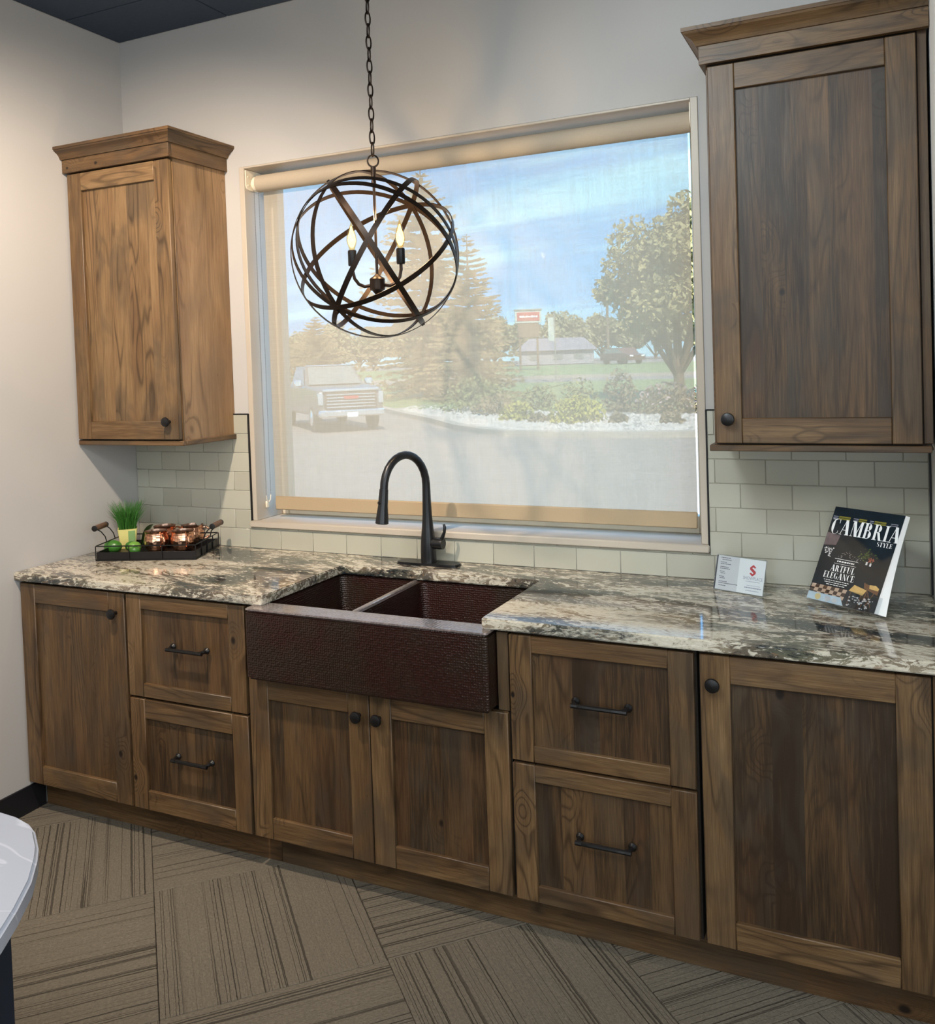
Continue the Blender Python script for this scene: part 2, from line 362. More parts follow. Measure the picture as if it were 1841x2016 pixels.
# ------------------------------------------------------------------ mesh builder
class MB:
    def __init__(s): s.v = []; s.f = []; s.wc = []; s.tone = []; s.mi = []
    def _g(s, pts, grain, tone, off):
        for p in pts:
            if grain is None: s.wc.append((0, 0, 0)); s.tone.append(.5); continue
            x, y, z = p
            a = {'x': (x, z, y), 'z': (z, x, y), 'y': (y, x, z), 's': (z, y, x), 'r': (y, z, x)}[grain]
            s.wc.append((a[0]+off[0], a[1]+off[1], a[2]+off[2])); s.tone.append(tone)
    def box(s, x0, x1, y0, y1, z0, z1, b=.002, grain=None, tone=None, mi=0):
        lo = (x0, y0, z0); hi = (x1, y1, z1)
        b = min(b, *[(h-l)*.45 for l, h in zip(lo, hi)])
        off = (rnd.uniform(0, 40), rnd.uniform(0, 40), rnd.uniform(0, 40))
        if tone is None: tone = .5+rnd.uniform(-.09, .09)
        base = len(s.v); idx = {}; pts = []
        if b <= 0:
            for i in range(8):
                sg = ((i >> 2) & 1, (i >> 1) & 1, i & 1)
                pts.append(tuple(hi[k] if sg[k] else lo[k] for k in range(3)))
            fs = [(0, 1, 3, 2), (4, 6, 7, 5), (0, 4, 5, 1), (2, 3, 7, 6), (0, 2, 6, 4), (1, 5, 7, 3)]
            s.f += [tuple(base+i for i in f) for f in fs]; s.mi += [mi]*6
        else:
            for sx in (0, 1):
                for sy in (0, 1):
                    for sz in (0, 1):
                        for a in range(3):
                            sg = (sx, sy, sz); p = []
                            for k in range(3):
                                q = hi[k] if sg[k] else lo[k]
                                if k != a: q += -b if sg[k] else b
                                p.append(q)
                            idx[(sx, sy, sz, a)] = base+len(pts); pts.append(tuple(p))
            n0 = len(s.f)
            for a in range(3):
                o1, o2 = [k for k in range(3) if k != a]
                for sg in (0, 1):
                    q = []
                    for (u, w_) in ((0, 0), (1, 0), (1, 1), (0, 1)):
                        k = [0, 0, 0]; k[a] = sg; k[o1] = u; k[o2] = w_; q.append(idx[(*k, a)])
                    s.f.append(tuple(q))
            for e in range(3):
                a, c = [k for k in range(3) if k != e]
                for sa in (0, 1):
                    for scn in (0, 1):
                        k0 = [0, 0, 0]; k1 = [0, 0, 0]
                        k0[a] = k1[a] = sa; k0[c] = k1[c] = scn; k0[e] = 0; k1[e] = 1
                        s.f.append((idx[(*k0, a)], idx[(*k1, a)], idx[(*k1, c)], idx[(*k0, c)]))
            for sx in (0, 1):
                for sy in (0, 1):
                    for sz in (0, 1): s.f.append(tuple(idx[(sx, sy, sz, a)] for a in range(3)))
            s.mi += [mi]*(len(s.f)-n0)
        s.v += pts; s._g(pts, grain, tone, off)
        return s
    def poly(s, pts, faces, mi=0, grain=None, tone=.5, off=(0, 0, 0)):
        b = len(s.v); pts = [tuple(p) for p in pts]; s.v += pts
        s.f += [tuple(b+i for i in f) for f in faces]; s.mi += [mi]*len(faces); s._g(pts, grain, tone, off)
        return s
    def lathe(s, prof, c=(0, 0, 0), n=20, axis='z', cap=True, mi=0):
        b = len(s.v); pts = []
        for r, h in prof:
            for i in range(n):
                a = 2*PI*i/n; x, y = r*math.cos(a), r*math.sin(a)
                p = {'z': (x, y, h), 'y': (x, h, y), 'x': (h, x, y)}[axis]
                pts.append((p[0]+c[0], p[1]+c[1], p[2]+c[2]))
        fs = []
        for j in range(len(prof)-1):
            for i in range(n):
                k = (i+1) % n; fs.append((j*n+i, j*n+k, (j+1)*n+k, (j+1)*n+i))
        if cap:
            fs.append(tuple(range(n))); fs.append(tuple((len(prof)-1)*n+i for i in range(n)))
        return s.poly(pts, fs, mi)
    def tube(s, path, r, n=8, closed=False, mi=0, cap=True):
        path = [Vector(p) for p in path]; N = len(path)
        rr = r if isinstance(r, (list, tuple)) else [r]*N
        pts = []; ref = None
        for i, p in enumerate(path):
            a = path[(i-1) % N] if (closed or i > 0) else p
            c = path[(i+1) % N] if (closed or i < N-1) else p
            d = (c-a).normalized()
            if ref is None:
                ref = Vector((0, 0, 1)) if abs(d.z) < .9 else Vector((1, 0, 0))
            x = (ref-d*ref.dot(d)).normalized(); y = d.cross(x); ref = x
            for k in range(n):
                t_ = 2*PI*k/n; pts.append(p+x*(rr[i]*math.cos(t_))+y*(rr[i]*math.sin(t_)))
        fs = []
        for i in range(N if closed else N-1):
            j = (i+1) % N
            for k in range(n):
                l = (k+1) % n; fs.append((i*n+k, i*n+l, j*n+l, j*n+k))
        if cap and not closed:
            fs.append(tuple(range(n))); fs.append(tuple((N-1)*n+k for k in range(n)))
        return s.poly(pts, fs, mi)
    def prism(s, outline, z0, z1, mi=0, axis='z', grain=None, tone=.5):
        k = len(outline)
        def P(a, b, c): return {'z': (a, b, c), 'y': (a, c, b), 'x': (c, a, b)}[axis]
        pts = [P(a, b, z0) for a, b in outline]+[P(a, b, z1) for a, b in outline]
        fs = [tuple(range(k)), tuple(range(2*k-1, k-1, -1))]+[(i, (i+1) % k, k+(i+1) % k, k+i) for i in range(k)]
        off = (rnd.uniform(0, 40), rnd.uniform(0, 40), rnd.uniform(0, 40))
        return s.poly(pts, fs, mi, grain, tone, off)
    def xf(s, M, start=0):
        for i in range(start, len(s.v)): s.v[i] = tuple(M @ Vector(s.v[i]))
        return s
    def build(s, name, mats, parent=None, smooth=True, world=True, ang=38, fixn=True):
        me = bpy.data.meshes.new(name)
        o3 = Vector((0, 0, 0))
        if parent is not None and world: o3 = ORIG.get(parent.as_pointer(), Vector((0, 0, 0)))
        me.from_pydata([(a-o3.x, b-o3.y, c-o3.z) for a, b, c in s.v], [], s.f)
        if not isinstance(mats, (list, tuple)): mats = [mats]
        for q in mats: me.materials.append(MAT[q] if isinstance(q, str) else q)
        if len(mats) > 1: me.polygons.foreach_set('material_index', s.mi)
        if fixn:
            bm = bmesh.new(); bm.from_mesh(me); bmesh.ops.recalc_face_normals(bm, faces=bm.faces); bm.to_mesh(me); bm.free()
        if any(q != (0, 0, 0) for q in s.wc[:1]):
            at = me.attributes.new('wc', 'FLOAT_VECTOR', 'POINT'); at.data.foreach_set('vector', [c for q in s.wc for c in q])
            a2 = me.attributes.new('tone', 'FLOAT', 'POINT'); a2.data.foreach_set('value', s.tone)
        if smooth:
            me.polygons.foreach_set('use_smooth', [True]*len(me.polygons)); me.set_sharp_from_angle(angle=R(ang))
        ob = bpy.data.objects.new(name, me); COL.objects.link(ob)
        if parent is not None:
            ob.parent = parent; ORIG[ob.as_pointer()] = ORIG.get(parent.as_pointer(), Vector((0, 0, 0)))
        else: ORIG[ob.as_pointer()] = Vector((0, 0, 0))
        return ob
ORIG = {}
def tag(o, label=None, cat=None, group=None, kind=None):
    if label: o['label'] = label
    if cat: o['category'] = cat
    if group: o['group'] = group
    if kind: o['kind'] = kind
    return o
def thing(name, label, cat, loc=(0, 0, 0), rz=0., group=None):
    o = bpy.data.objects.new(name, None); COL.objects.link(o); o.empty_display_size = .05
    o.location = loc; o.rotation_euler = (0, 0, rz); ORIG[o.as_pointer()] = Vector(loc)
    return tag(o, label, cat, group)
def dup(o, parent=None):
    c = o.copy(); COL.objects.link(c)
    if parent is not None: c.parent = parent
    for ch in list(o.children): dup(ch, c)
    return c
def lab(o, s): o['label'] = s; return o

# ================================================================== SETTING
ZT = 3.065
WX0, WX1, WZ0, WZ1 = .615, 2.430, 1.000, 2.457
TW, TR = .1540, .0778
ZC = .914
b = MB()
for (x0, x1, z0, z1) in ((-.2, WX0, -.3, ZT+.2), (WX1, 5.6, -.3, ZT+.2), (WX0, WX1, -.3, WZ0), (WX0, WX1, WZ1, ZT+.2)):
    b.box(x0, x1, 0, .24, z0, z1, 0)
wall_back = tag(b.build('wall_back', 'paint', smooth=False), kind='structure')
tag(MB().box(-.2, 0, -6.2, 0, -.3, ZT+.2, 0).build('wall_left', 'paint', smooth=False), kind='structure')
tag(MB().box(5.5, 5.7, -6.2, 0, -.3, ZT+.2, 0).build('wall_far_right', 'paint', smooth=False), kind='structure')
tag(MB().box(-.2, 5.7, -6.4, -6.2, -.3, ZT+.2, 0).build('wall_front', 'paint', smooth=False), kind='structure')
tag(MB().box(3.0668, 3.20, -.72, 0, 0, ZT, .004).build('wall_right', 'paint_w', smooth=False), kind='structure')
fl = tag(MB().box(-.2, 5.7, -6.4, .24, -.3, -.008, 0).build('floor', 'slab', smooth=False), kind='structure')
ce = tag(MB().box(-.2, 5.7, -6.4, .24, ZT+.012, ZT+.2, 0).build('ceiling', 'ceil_bar', smooth=False), kind='structure')
# ceiling tiles 2ft x 2ft
me = None
CW = .61
for i in range(11):
    for j in range(10):
        x0 = -.02+(i-1)*CW; y0 = -.29+.0-(j-0)*CW+.29*0
        xa, xb = max(x0, 0.0), min(x0+CW, 5.5); ya, yb = max(y0-CW+CW, -6.2), min(y0+CW, 0.0)
        if xb-xa < .05 or yb-ya < .02: continue
        MB().box(xa+.003, xb-.003, ya+.003, yb-.003, ZT, ZT+.014, .002).build('ceiling_tile', 'ceil', ce, smooth=False)
# carpet tiles, laid at 45 degrees, quarter turned
TS = .6
ct = MB().box(-TS/2+.0008, TS/2-.0008, -TS/2+.0008, TS/2-.0008, -.008, 0, .0015)
cm_ = None
ud = Vector((1, -1, 0)).normalized(); vd = Vector((1, 1, 0)).normalized()
for i in range(-4, 14):
    for j in range(-12, 8):
        c = ud*(1.19+TS*(i-1)+TS/2) + vd*(-.012+TS*j+TS/2)
        if not (-.35 < c.x < 5.0 and -4.6 < c.y < .1): continue
        if cm_ is None:
            t0 = ct.build('carpet_tile', 'carpet', fl, smooth=False); cm_ = t0.data
        else:
            t0 = bpy.data.objects.new('carpet_tile', cm_); COL.objects.link(t0); t0.parent = fl
        t0.location = c
        # pile along u when (i+j) odd with this indexing
        t0.rotation_euler = (0, 0, -PI/4 + (0 if (i+j) % 2 else PI/2))
# baseboard
tag(MB().box(0, .012, -6.2, -.555, 0, .1, .003).build('baseboard_left', 'base_black'), kind='structure')

# ---------------- backsplash (grout bed + tiles) as pieces of the back wall
bs = MB()
bs.box(0.0, WX0-.001, -.006, 0, ZC-.02, ZC+7*TR, 0)
bs.box(WX0-.001, WX1+.001, -.006, 0, ZC-.02, WZ0, 0)
bs.box(WX1+.001, 3.064, -.006, 0, ZC-.02, ZC+7*TR, 0)
bs = bs.build('backsplash', 'grout', wall_back, smooth=False)
G = .0017
def tile(x0, x1, z0, z1):
    if x1-x0 < .006 or z1-z0 < .004: return
    MB().box(x0+G/2, x1-G/2, -.0092, -.003, z0+G/2, z1-G/2, .0012).build('tile', 'tile', bs)
XA = .1488   # joint phase of even rows, left field
def row_joints(k):
    ph = .600 if k == 0 else (.1488+TW*3 if k % 2 == 0 else .2238+TW*2.98)
    if k == 0: ph = .600
    elif k % 2 == 0: ph = .607
    else: ph = .530
    xs = []; x = ph
    while x > 0: x -= TW
    while x < 3.3: xs.append(x); x += TW
    return xs
for k in range(7):
    z0 = ZC+k*TR; z1 = z0+TR
    J = row_joints(k)
    for (a, c_, zt) in ((.001, WX0-.004, z1), (WX0-.004, WX1+.004, min(z1, WZ0-.001)), (WX1+.004, 3.060, z1)):
        if zt <= z0+.003: continue
        if k == 0:
            if a != .001: continue
            a, c_ = .001, 3.060
        elif k == 1 and a == .001:
            pass
        cuts = [a]+[x for x in J if a+.006 < x < c_-.006]+[c_]
        for p, q in zip(cuts[:-1], cuts[1:]): tile(p, q, z0, zt)
ZTT = ZC+7*TR
for bx in ((WX0-.004, WX0+.0005, -.011, 0, WZ0, ZTT+.003), (.536, WX0-.004, -.011, 0, ZTT, ZTT+.004), (WX1-.0005, WX1+.004, -.011, 0, WZ0, ZTT+.003), (WX1+.004, 2.52, -.011, 0, ZTT, ZTT+.004), (3.061, 3.066, -.011, 0, ZC, ZTT+.003)):
    lab(MB().box(*bx, .0006).build('edge_trim', 'edge_black', bs), 'thin black metal tile edging')

# ---------------- window
JI = .024; JT = .009
sash = MB()
sx0, sx1, sz0, sz1 = WX0+JI, WX1-JI, WZ0+.026, WZ1-JT
FWD = .034
sash.box(sx0, sx0+FWD, .165, .215, sz0, sz1, .003); sash.box(sx1-FWD, sx1, .165, .215, sz0, sz1, .003)
sash.box(sx0+FWD, sx1-FWD, .165, .215, sz0, sz0+.06, .003); sash.box(sx0+FWD, sx1-FWD, .165, .215, sz1-FWD, sz1, .003)
win = tag(sash.build('window_1', 'sash'), kind='structure')
MB().box(sx0+FWD, sx1-FWD, .187, .193, sz0+.06, sz1-FWD, 0).build('glass_pane', 'glass', win, smooth=False)
MB().box(WX0, WX0+JI, -.004, .24, WZ0+.026, WZ1, .002).build('jamb', 'jamb', win)
MB().box(WX1-JI, WX1, -.004, .24, WZ0+.026, WZ1, .002).build('jamb', 'jamb', win)
MB().box(WX0+JI, WX1-JI, -.004, .24, WZ1-JT, WZ1, .002).build('jamb', 'jamb', win)
MB().box(WX0-.004, WX1+.004, -.022, .24, WZ0, WZ0+.026, .004).build('sill', 'jamb', win)

# ================================================================== WOOD PANEL FRONTS
def boards(x0, x1, y0, y1, z0, z1, lo=.05, hi=.12, spread=.13, mean=.4):
    b = MB(); x = x0
    while x < x1-1e-6:
        wd = rnd.uniform(lo, hi)
        if x1-x-wd < lo*.7: wd = x1-x
        b.box(x, x+wd, y0, y1, z0, z1, 0.0, 'z', mean+rnd.uniform(-spread, spread)); x += wd
    return b
def front(name, parent, x0, x1, z0, z1, yf, st=.074, rl=.070, label=None, spread=.13, th=.020, tone=0., pt=.30):
    d = bpy.data.objects.new(name, None); COL.objects.link(d); d.parent = parent; d.empty_display_size = .03
    ORIG[d.as_pointer()] = ORIG[parent.as_pointer()]
    if label: d['label'] = label
    T = lambda: .53+tone+rnd.uniform(-.08, .08)
    MB().box(x0, x0+st, yf, yf+th, z0, z1, .0022, 'z', T()).build('stile', 'wood', d)
    MB().box(x1-st, x1, yf, yf+th, z0, z1, .0022, 'z', T()).build('stile', 'wood', d)
    MB().box(x0+st, x1-st, yf, yf+th, z1-rl, z1, .0022, 'x', T()).build('rail', 'wood', d)
    MB().box(x0+st, x1-st, yf, yf+th, z0, z0+rl, .0022, 'x', T()).build('rail', 'wood', d)
    boards(x0+st-.006, x1-st+.006, yf+.0115, yf+.0175, z0+rl-.006, z1-rl+.006, spread=spread, mean=pt).build('panel', 'wood', d, smooth=False)
    return d
def knob(parent, x, yf, z):
    b = MB(); b.lathe([(.0065, 0), (.0060, -.010), (.0080, -.014), (.0165, -.019), (.0188, -.024), (.0172, -.029), (.010, -.032), (.0, -.0325)], (x, yf, z), 20, 'y')
    return lab(b.build('knob', 'black', parent), 'round matte black knob')
def pull(parent, xc, yf, z, L=.145):
    b = MB(); h = L/2
    pts = [(xc-h, yf, z), (xc-h, yf-.012, z), (xc-h+.004, yf-.024, z-.001), (xc-h+.014, yf-.031, z-.002)]
    pts += [(xc+s*(h-.014), yf-.031, z-.002) for s in (-.6, -.2, .2, .6)]
    pts += [(xc+h-.014, yf-.031, z-.002), (xc+h-.004, yf-.024, z-.001), (xc+h, yf-.012, z), (xc+h, yf, z)]
    b.tube(pts, .0064, 8)
    for s in (-1, 1): b.lathe([(.0115, 0), (.0115, -.003), (.009, -.006), (.006, -.010)], (xc+s*h, yf, z), 14, 'y')
    b.tube([(xc-h+.014, yf-.031, z-.002), (xc-h-.004, yf-.031, z-.002)], .0069, 8)
    b.tube([(xc+h-.014, yf-.031, z-.002), (xc+h+.004, yf-.031, z-.002)], .0069, 8)
    return lab(b.build('pull_handle', 'black', parent), 'matte black bar pull')

# ================================================================== BASE CABINETS
YD = -.6305; YB = -.6095
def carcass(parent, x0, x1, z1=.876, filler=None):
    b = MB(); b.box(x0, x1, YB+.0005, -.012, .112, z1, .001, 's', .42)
    return b.build('carcass', 'carcass_shade', parent)
c = thing('base_cabinet', 'single door base cabinet beside the left wall, knob at the top right', 'base cabinet', (.27, -.3, .112), group=None)
carcass(c, .006, .533)
MB().box(.004, .012, YB-.012, YB+.02, .118, .872, .001, 'z').build('filler_strip', 'wood', c)
d = front('door', c, .0135, .5325, .118, .872, YD, spread=.07, pt=.47); knob(d, .494, YD, .802)
c = thing('base_cabinet', 'two drawer base cabinet left of the dark copper sink', 'base cabinet', (.80, -.3, .112))
carcass(c, .540, 1.057)
d = front('drawer', c, .5415, 1.0545, .516, .872, YD, st=.066, rl=.048, pt=.40); pull(d, .824, YD, .709)
d = front('drawer', c, .5415, 1.0545, .118, .508, YD, st=.066, rl=.048+.02, pt=.36); pull(d, .826, YD, .331)
# sink base
c = thing('base_cabinet', 'wide sink base cabinet with two doors under the copper sink', 'base cabinet', (1.52, -.3, .112))
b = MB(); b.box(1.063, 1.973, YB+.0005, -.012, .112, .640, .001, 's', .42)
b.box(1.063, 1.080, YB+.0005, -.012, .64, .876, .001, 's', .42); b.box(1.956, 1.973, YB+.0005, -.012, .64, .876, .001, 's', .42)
b.build('carcass', 'carcass_shade', c)
MB().box(1.062, 1.0955, YB-.010, YB+.009, .648, .872, .001, 'z').build('filler_strip', 'wood', c)
MB().box(1.9395, 1.9735, YB-.010, YB+.009, .648, .872, .001, 'z').build('filler_strip', 'wood', c)
d = front('door', c, 1.0645, 1.5145, .118, .645, YD); knob(d, 1.481, YD, .574)
d = front('door', c, 1.5175, 1.9705, .118, .645, YD); knob(d, 1.552, YD, .574)
c = thing('base_cabinet', 'two drawer base cabinet right of the dark copper sink', 'base cabinet', (2.24, -.3, .112))
carcass(c, 1.979, 2.495)
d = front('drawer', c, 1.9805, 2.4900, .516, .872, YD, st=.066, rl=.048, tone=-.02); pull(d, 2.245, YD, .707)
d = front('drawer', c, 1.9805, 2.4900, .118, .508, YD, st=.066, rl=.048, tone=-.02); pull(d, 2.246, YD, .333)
c = thing('base_cabinet', 'single door base cabinet at the far right end, knob at the top left', 'base cabinet', (2.77, -.3, .112))
carcass(c, 2.501, 3.058)
MB().box(3.034, 3.062, YB-.012, YB+.009, .112, .874, .001, 'z').build('filler_strip', 'wood', c)
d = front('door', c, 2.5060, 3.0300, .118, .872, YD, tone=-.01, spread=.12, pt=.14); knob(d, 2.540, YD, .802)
# toe kick boards
tag(MB().box(.012, 1.111, -.553, -.538, 0, .111, .001, 'x', .46).build('toe_kick', 'wood'), 'brown toe kick board under the left cabinets', 'toe kick')
tag(MB().box(1.1125, 3.064, -.553, -.538, 0, .111, .001, 'x', .44).build('toe_kick', 'wood'), 'long brown toe kick board under sink and right cabinets', 'toe kick')

# ================================================================== COUNTERTOP
def rounded_poly(pts, rad, seg=4):
    out = []; N = len(pts)
    for i in range(N):
        p0, p1, p2 = Vector(pts[i-1]), Vector(pts[i]), Vector(pts[(i+1) % N])
        r = rad[i] if isinstance(rad, (list, tuple)) else rad
        if r <= 0: out.append(tuple(p1)); continue
        a = (p0-p1).normalized(); c_ = (p2-p1).normalized()
        for k in range(seg+1):
            q = k/seg
            s0 = p1+a*r; s1 = p1+c_*r
            out.append(tuple((s0*(1-q)+p1*q)*(1-q)+(p1*(1-q)+s1*q)*q))
    return out
oc = [(.001, -.644), (1.139, -.644), (1.148, -.182), (1.912, -.182), (1.902, -.644), (3.0655, -.644), (3.0655, -.0095), (.001, -.0095)]
oc = rounded_poly(oc, [0, .014, .022, .022, .014, 0, 0, 0])
bm = bmesh.new()
vs = [bm.verts.new((x, y, ZC-.031)) for x, y in oc]
f = bm.faces.new(vs); r = bmesh.ops.extrude_face_region(bm, geom=[f])
for v_ in r['geom']:
    if isinstance(v_, bmesh.types.BMVert): v_.co.z = ZC
bmesh.ops.recalc_face_normals(bm, faces=bm.faces)
ed = [e for e in bm.edges if abs(e.verts[0].co.z-e.verts[1].co.z) < 1e-6 and min(e.verts[0].co.y, e.verts[1].co.y) < -.1]
bmesh.ops.bevel(bm, geom=ed, offset=.004, segments=2, affect='EDGES')
me = bpy.data.meshes.new('countertop'); bm.to_mesh(me); bm.free(); me.materials.append(MAT['granite'])
ctop = bpy.data.objects.new('countertop', me); COL.objects.link(ctop)
tag(ctop, 'long polished brown, cream and black granite countertop', 'countertop')

# ================================================================== SINK
SX0, SX1, SY, SZ0, SZ1 = 1.098, 1.937, -.682, .655, .8825
sk = thing('farmhouse_sink', 'dark hammered copper double bowl farmhouse sink with apron front', 'sink', (1.5175, -.42, .655))
ap = rounded_poly([(SX0, SY), (SX1, SY), (SX1, -.598), (SX0, -.598)], [.012, .012, .002, .002])
bm = bmesh.new()
f = bm.faces.new([bm.verts.new((x-1.5175, y+.42, SZ0-.655)) for x, y in ap]); r = bmesh.ops.extrude_face_region(bm, geom=[f])
for v_ in r['geom']:
    if isinstance(v_, bmesh.types.BMVert): v_.co.z = SZ1-.005-.655
bmesh.ops.recalc_face_normals(bm, faces=bm.faces)
ed = [e for e in bm.edges if abs(e.verts[0].co.z-e.verts[1].co.z) < 1e-6 and (e.verts[0].co.z > .2 or True)]
bmesh.ops.bevel(bm, geom=ed, offset=.008, segments=3, affect='EDGES')
me = bpy.data.meshes.new('apron'); bm.to_mesh(me); bm.free(); me.materials.append(MAT['sink'])
me.polygons.foreach_set('use_smooth', [True]*len(me.polygons)); me.set_sharp_from_angle(angle=R(50))
o = bpy.data.objects.new('apron', me); COL.objects.link(o); o.parent = sk
b = MB(); b.prism(rounded_poly([(SX0, SY), (SX1, SY), (SX1, -.598), (SX0, -.598)], [.012, .012, .002, .002]), SZ1-.0049, SZ1-.002); b.prism(rounded_poly([(SX0+.003, SY+.003), (SX1-.003, SY+.003), (SX1-.003, -.599), (SX0+.003, -.599)], [.012, .012, .002, .002]), SZ1-.002, SZ1)
b.build('rim', 'sink_rim', sk)
def bowl(x0, x1, y0, y1, zt, zb):
    b = MB(); rings = []
    def ring(ins, zz, rr):
        return [(x, y, zz) for x, y in rounded_poly([(x0+ins, y0+ins), (x1-ins, y0+ins), (x1-ins, y1-ins), (x0+ins, y1-ins)], rr, 5)]
    L = [ring(-.008, zt, .03), ring(0, zt-.004, .03), ring(.006, zb+.05, .035), ring(.016, zb+.014, .04), ring(.04, zb, .04)]
    N = len(L[0]); pts = [p for q in L for p in q]
    fs = [(j*N+i, j*N+(i+1) % N, (j+1)*N+(i+1) % N, (j+1)*N+i) for j in range(len(L)-1) for i in range(N)]
    fs.append(tuple((len(L)-1)*N+i for i in range(N)))
    b.poly(pts, fs)
    return b
o = bowl(1.138, 1.432, -.596, -.172, SZ1-.003, .672).build('bowl', 'sink', sk, fixn=False)
o = bowl(1.470, 1.914, -.596, -.172, SZ1-.003, .672).build('bowl', 'sink', sk, fixn=False)
MB().box(1.437, 1.465, -.597, -.172, .69, SZ1-.001, .008).build('divider', 'sink_rim', sk)
for x in (1.285, 1.69):
    lab(MB().lathe([(.045, .6725), (.043, .675), (.030, .674), (.028, .6725)], (x, -.38, 0), 20).build('drain', 'bronze', sk), 'round dark drain fitting')

# ================================================================== FAUCET
fx, fy = 1.450, -.072
fa = thing('faucet', 'tall matte black gooseneck faucet with pull-down spray head behind the sink', 'faucet', (fx, fy, ZC))
pl = rounded_poly([(-.125, -.031), (.125, -.031), (.125, .031), (-.125, .031)], .03, 6)
b = MB(); b.prism(pl, 0, .005); b.prism([(x*.975, y*.92) for x, y in pl], .005, .0085)
b.build('base_plate', 'faucet', fa, world=False)
sd = Vector((-.36, -.93, 0)).normalized()       # spout swing direction
path = []; rad = []
for zz, r_ in ((.008, .0285), (.05, .0285), (.09, .0265), (.13, .0215), (.18, .0175), (.24, .0155), (.29, .0145)):
    path.append(Vector((0, 0, zz))); rad.append(r_)
RA = .098
for k in range(1, 15):
    a = PI*k/15*1.06
    path.append(sd*(RA-RA*math.cos(a))+Vector((0, 0, .29+RA*1.18*math.sin(a)))); rad.append(.0142)
MB().tube(path, rad, 20).build('spout', 'faucet', fa, world=False, ang=60)
e = path[-1]; dr = (path[-1]-path[-2]).normalized()
b = MB(); b.tube([e-dr*.002, e+dr*.02, e+dr*.025, e+dr*.055, e+dr*.095, e+dr*.115, e+dr*.118], [.0155, .0160, .0165, .0172, .0215, .0230, .019], 20)
sh = b.build('spray_head', 'faucet', fa, world=False)
sidev = Vector((-sd.y, sd.x, 0))
q = e+dr*.045-sd*0+Vector((-.0, 0, 0))
outd = (sd-dr*sd.dot(dr)).normalized()
MB().tube([q+outd*.012, q+outd*.021], [.007, .005], 10).build('spray_button', 'faucet', sh, world=False)
b = MB(); b.tube([(.012, 0, .078), (.042, -.002, .078), (.046, -.002, .078), (.062, -.003, .078)], [.0205, .0205, .0215, .0195], 18)
lv = b.build('valve_hub', 'faucet', fa, world=False)
b = MB(); b.tube([(.054, -.003, .090), (.062, -.004, .105), (.069, -.005, .122), (.071, -.005, .138), (.068, -.005, .150)], [.0085, .0068, .0058, .0055, .0042], 10)
b.build('lever', 'faucet', fa, world=False)

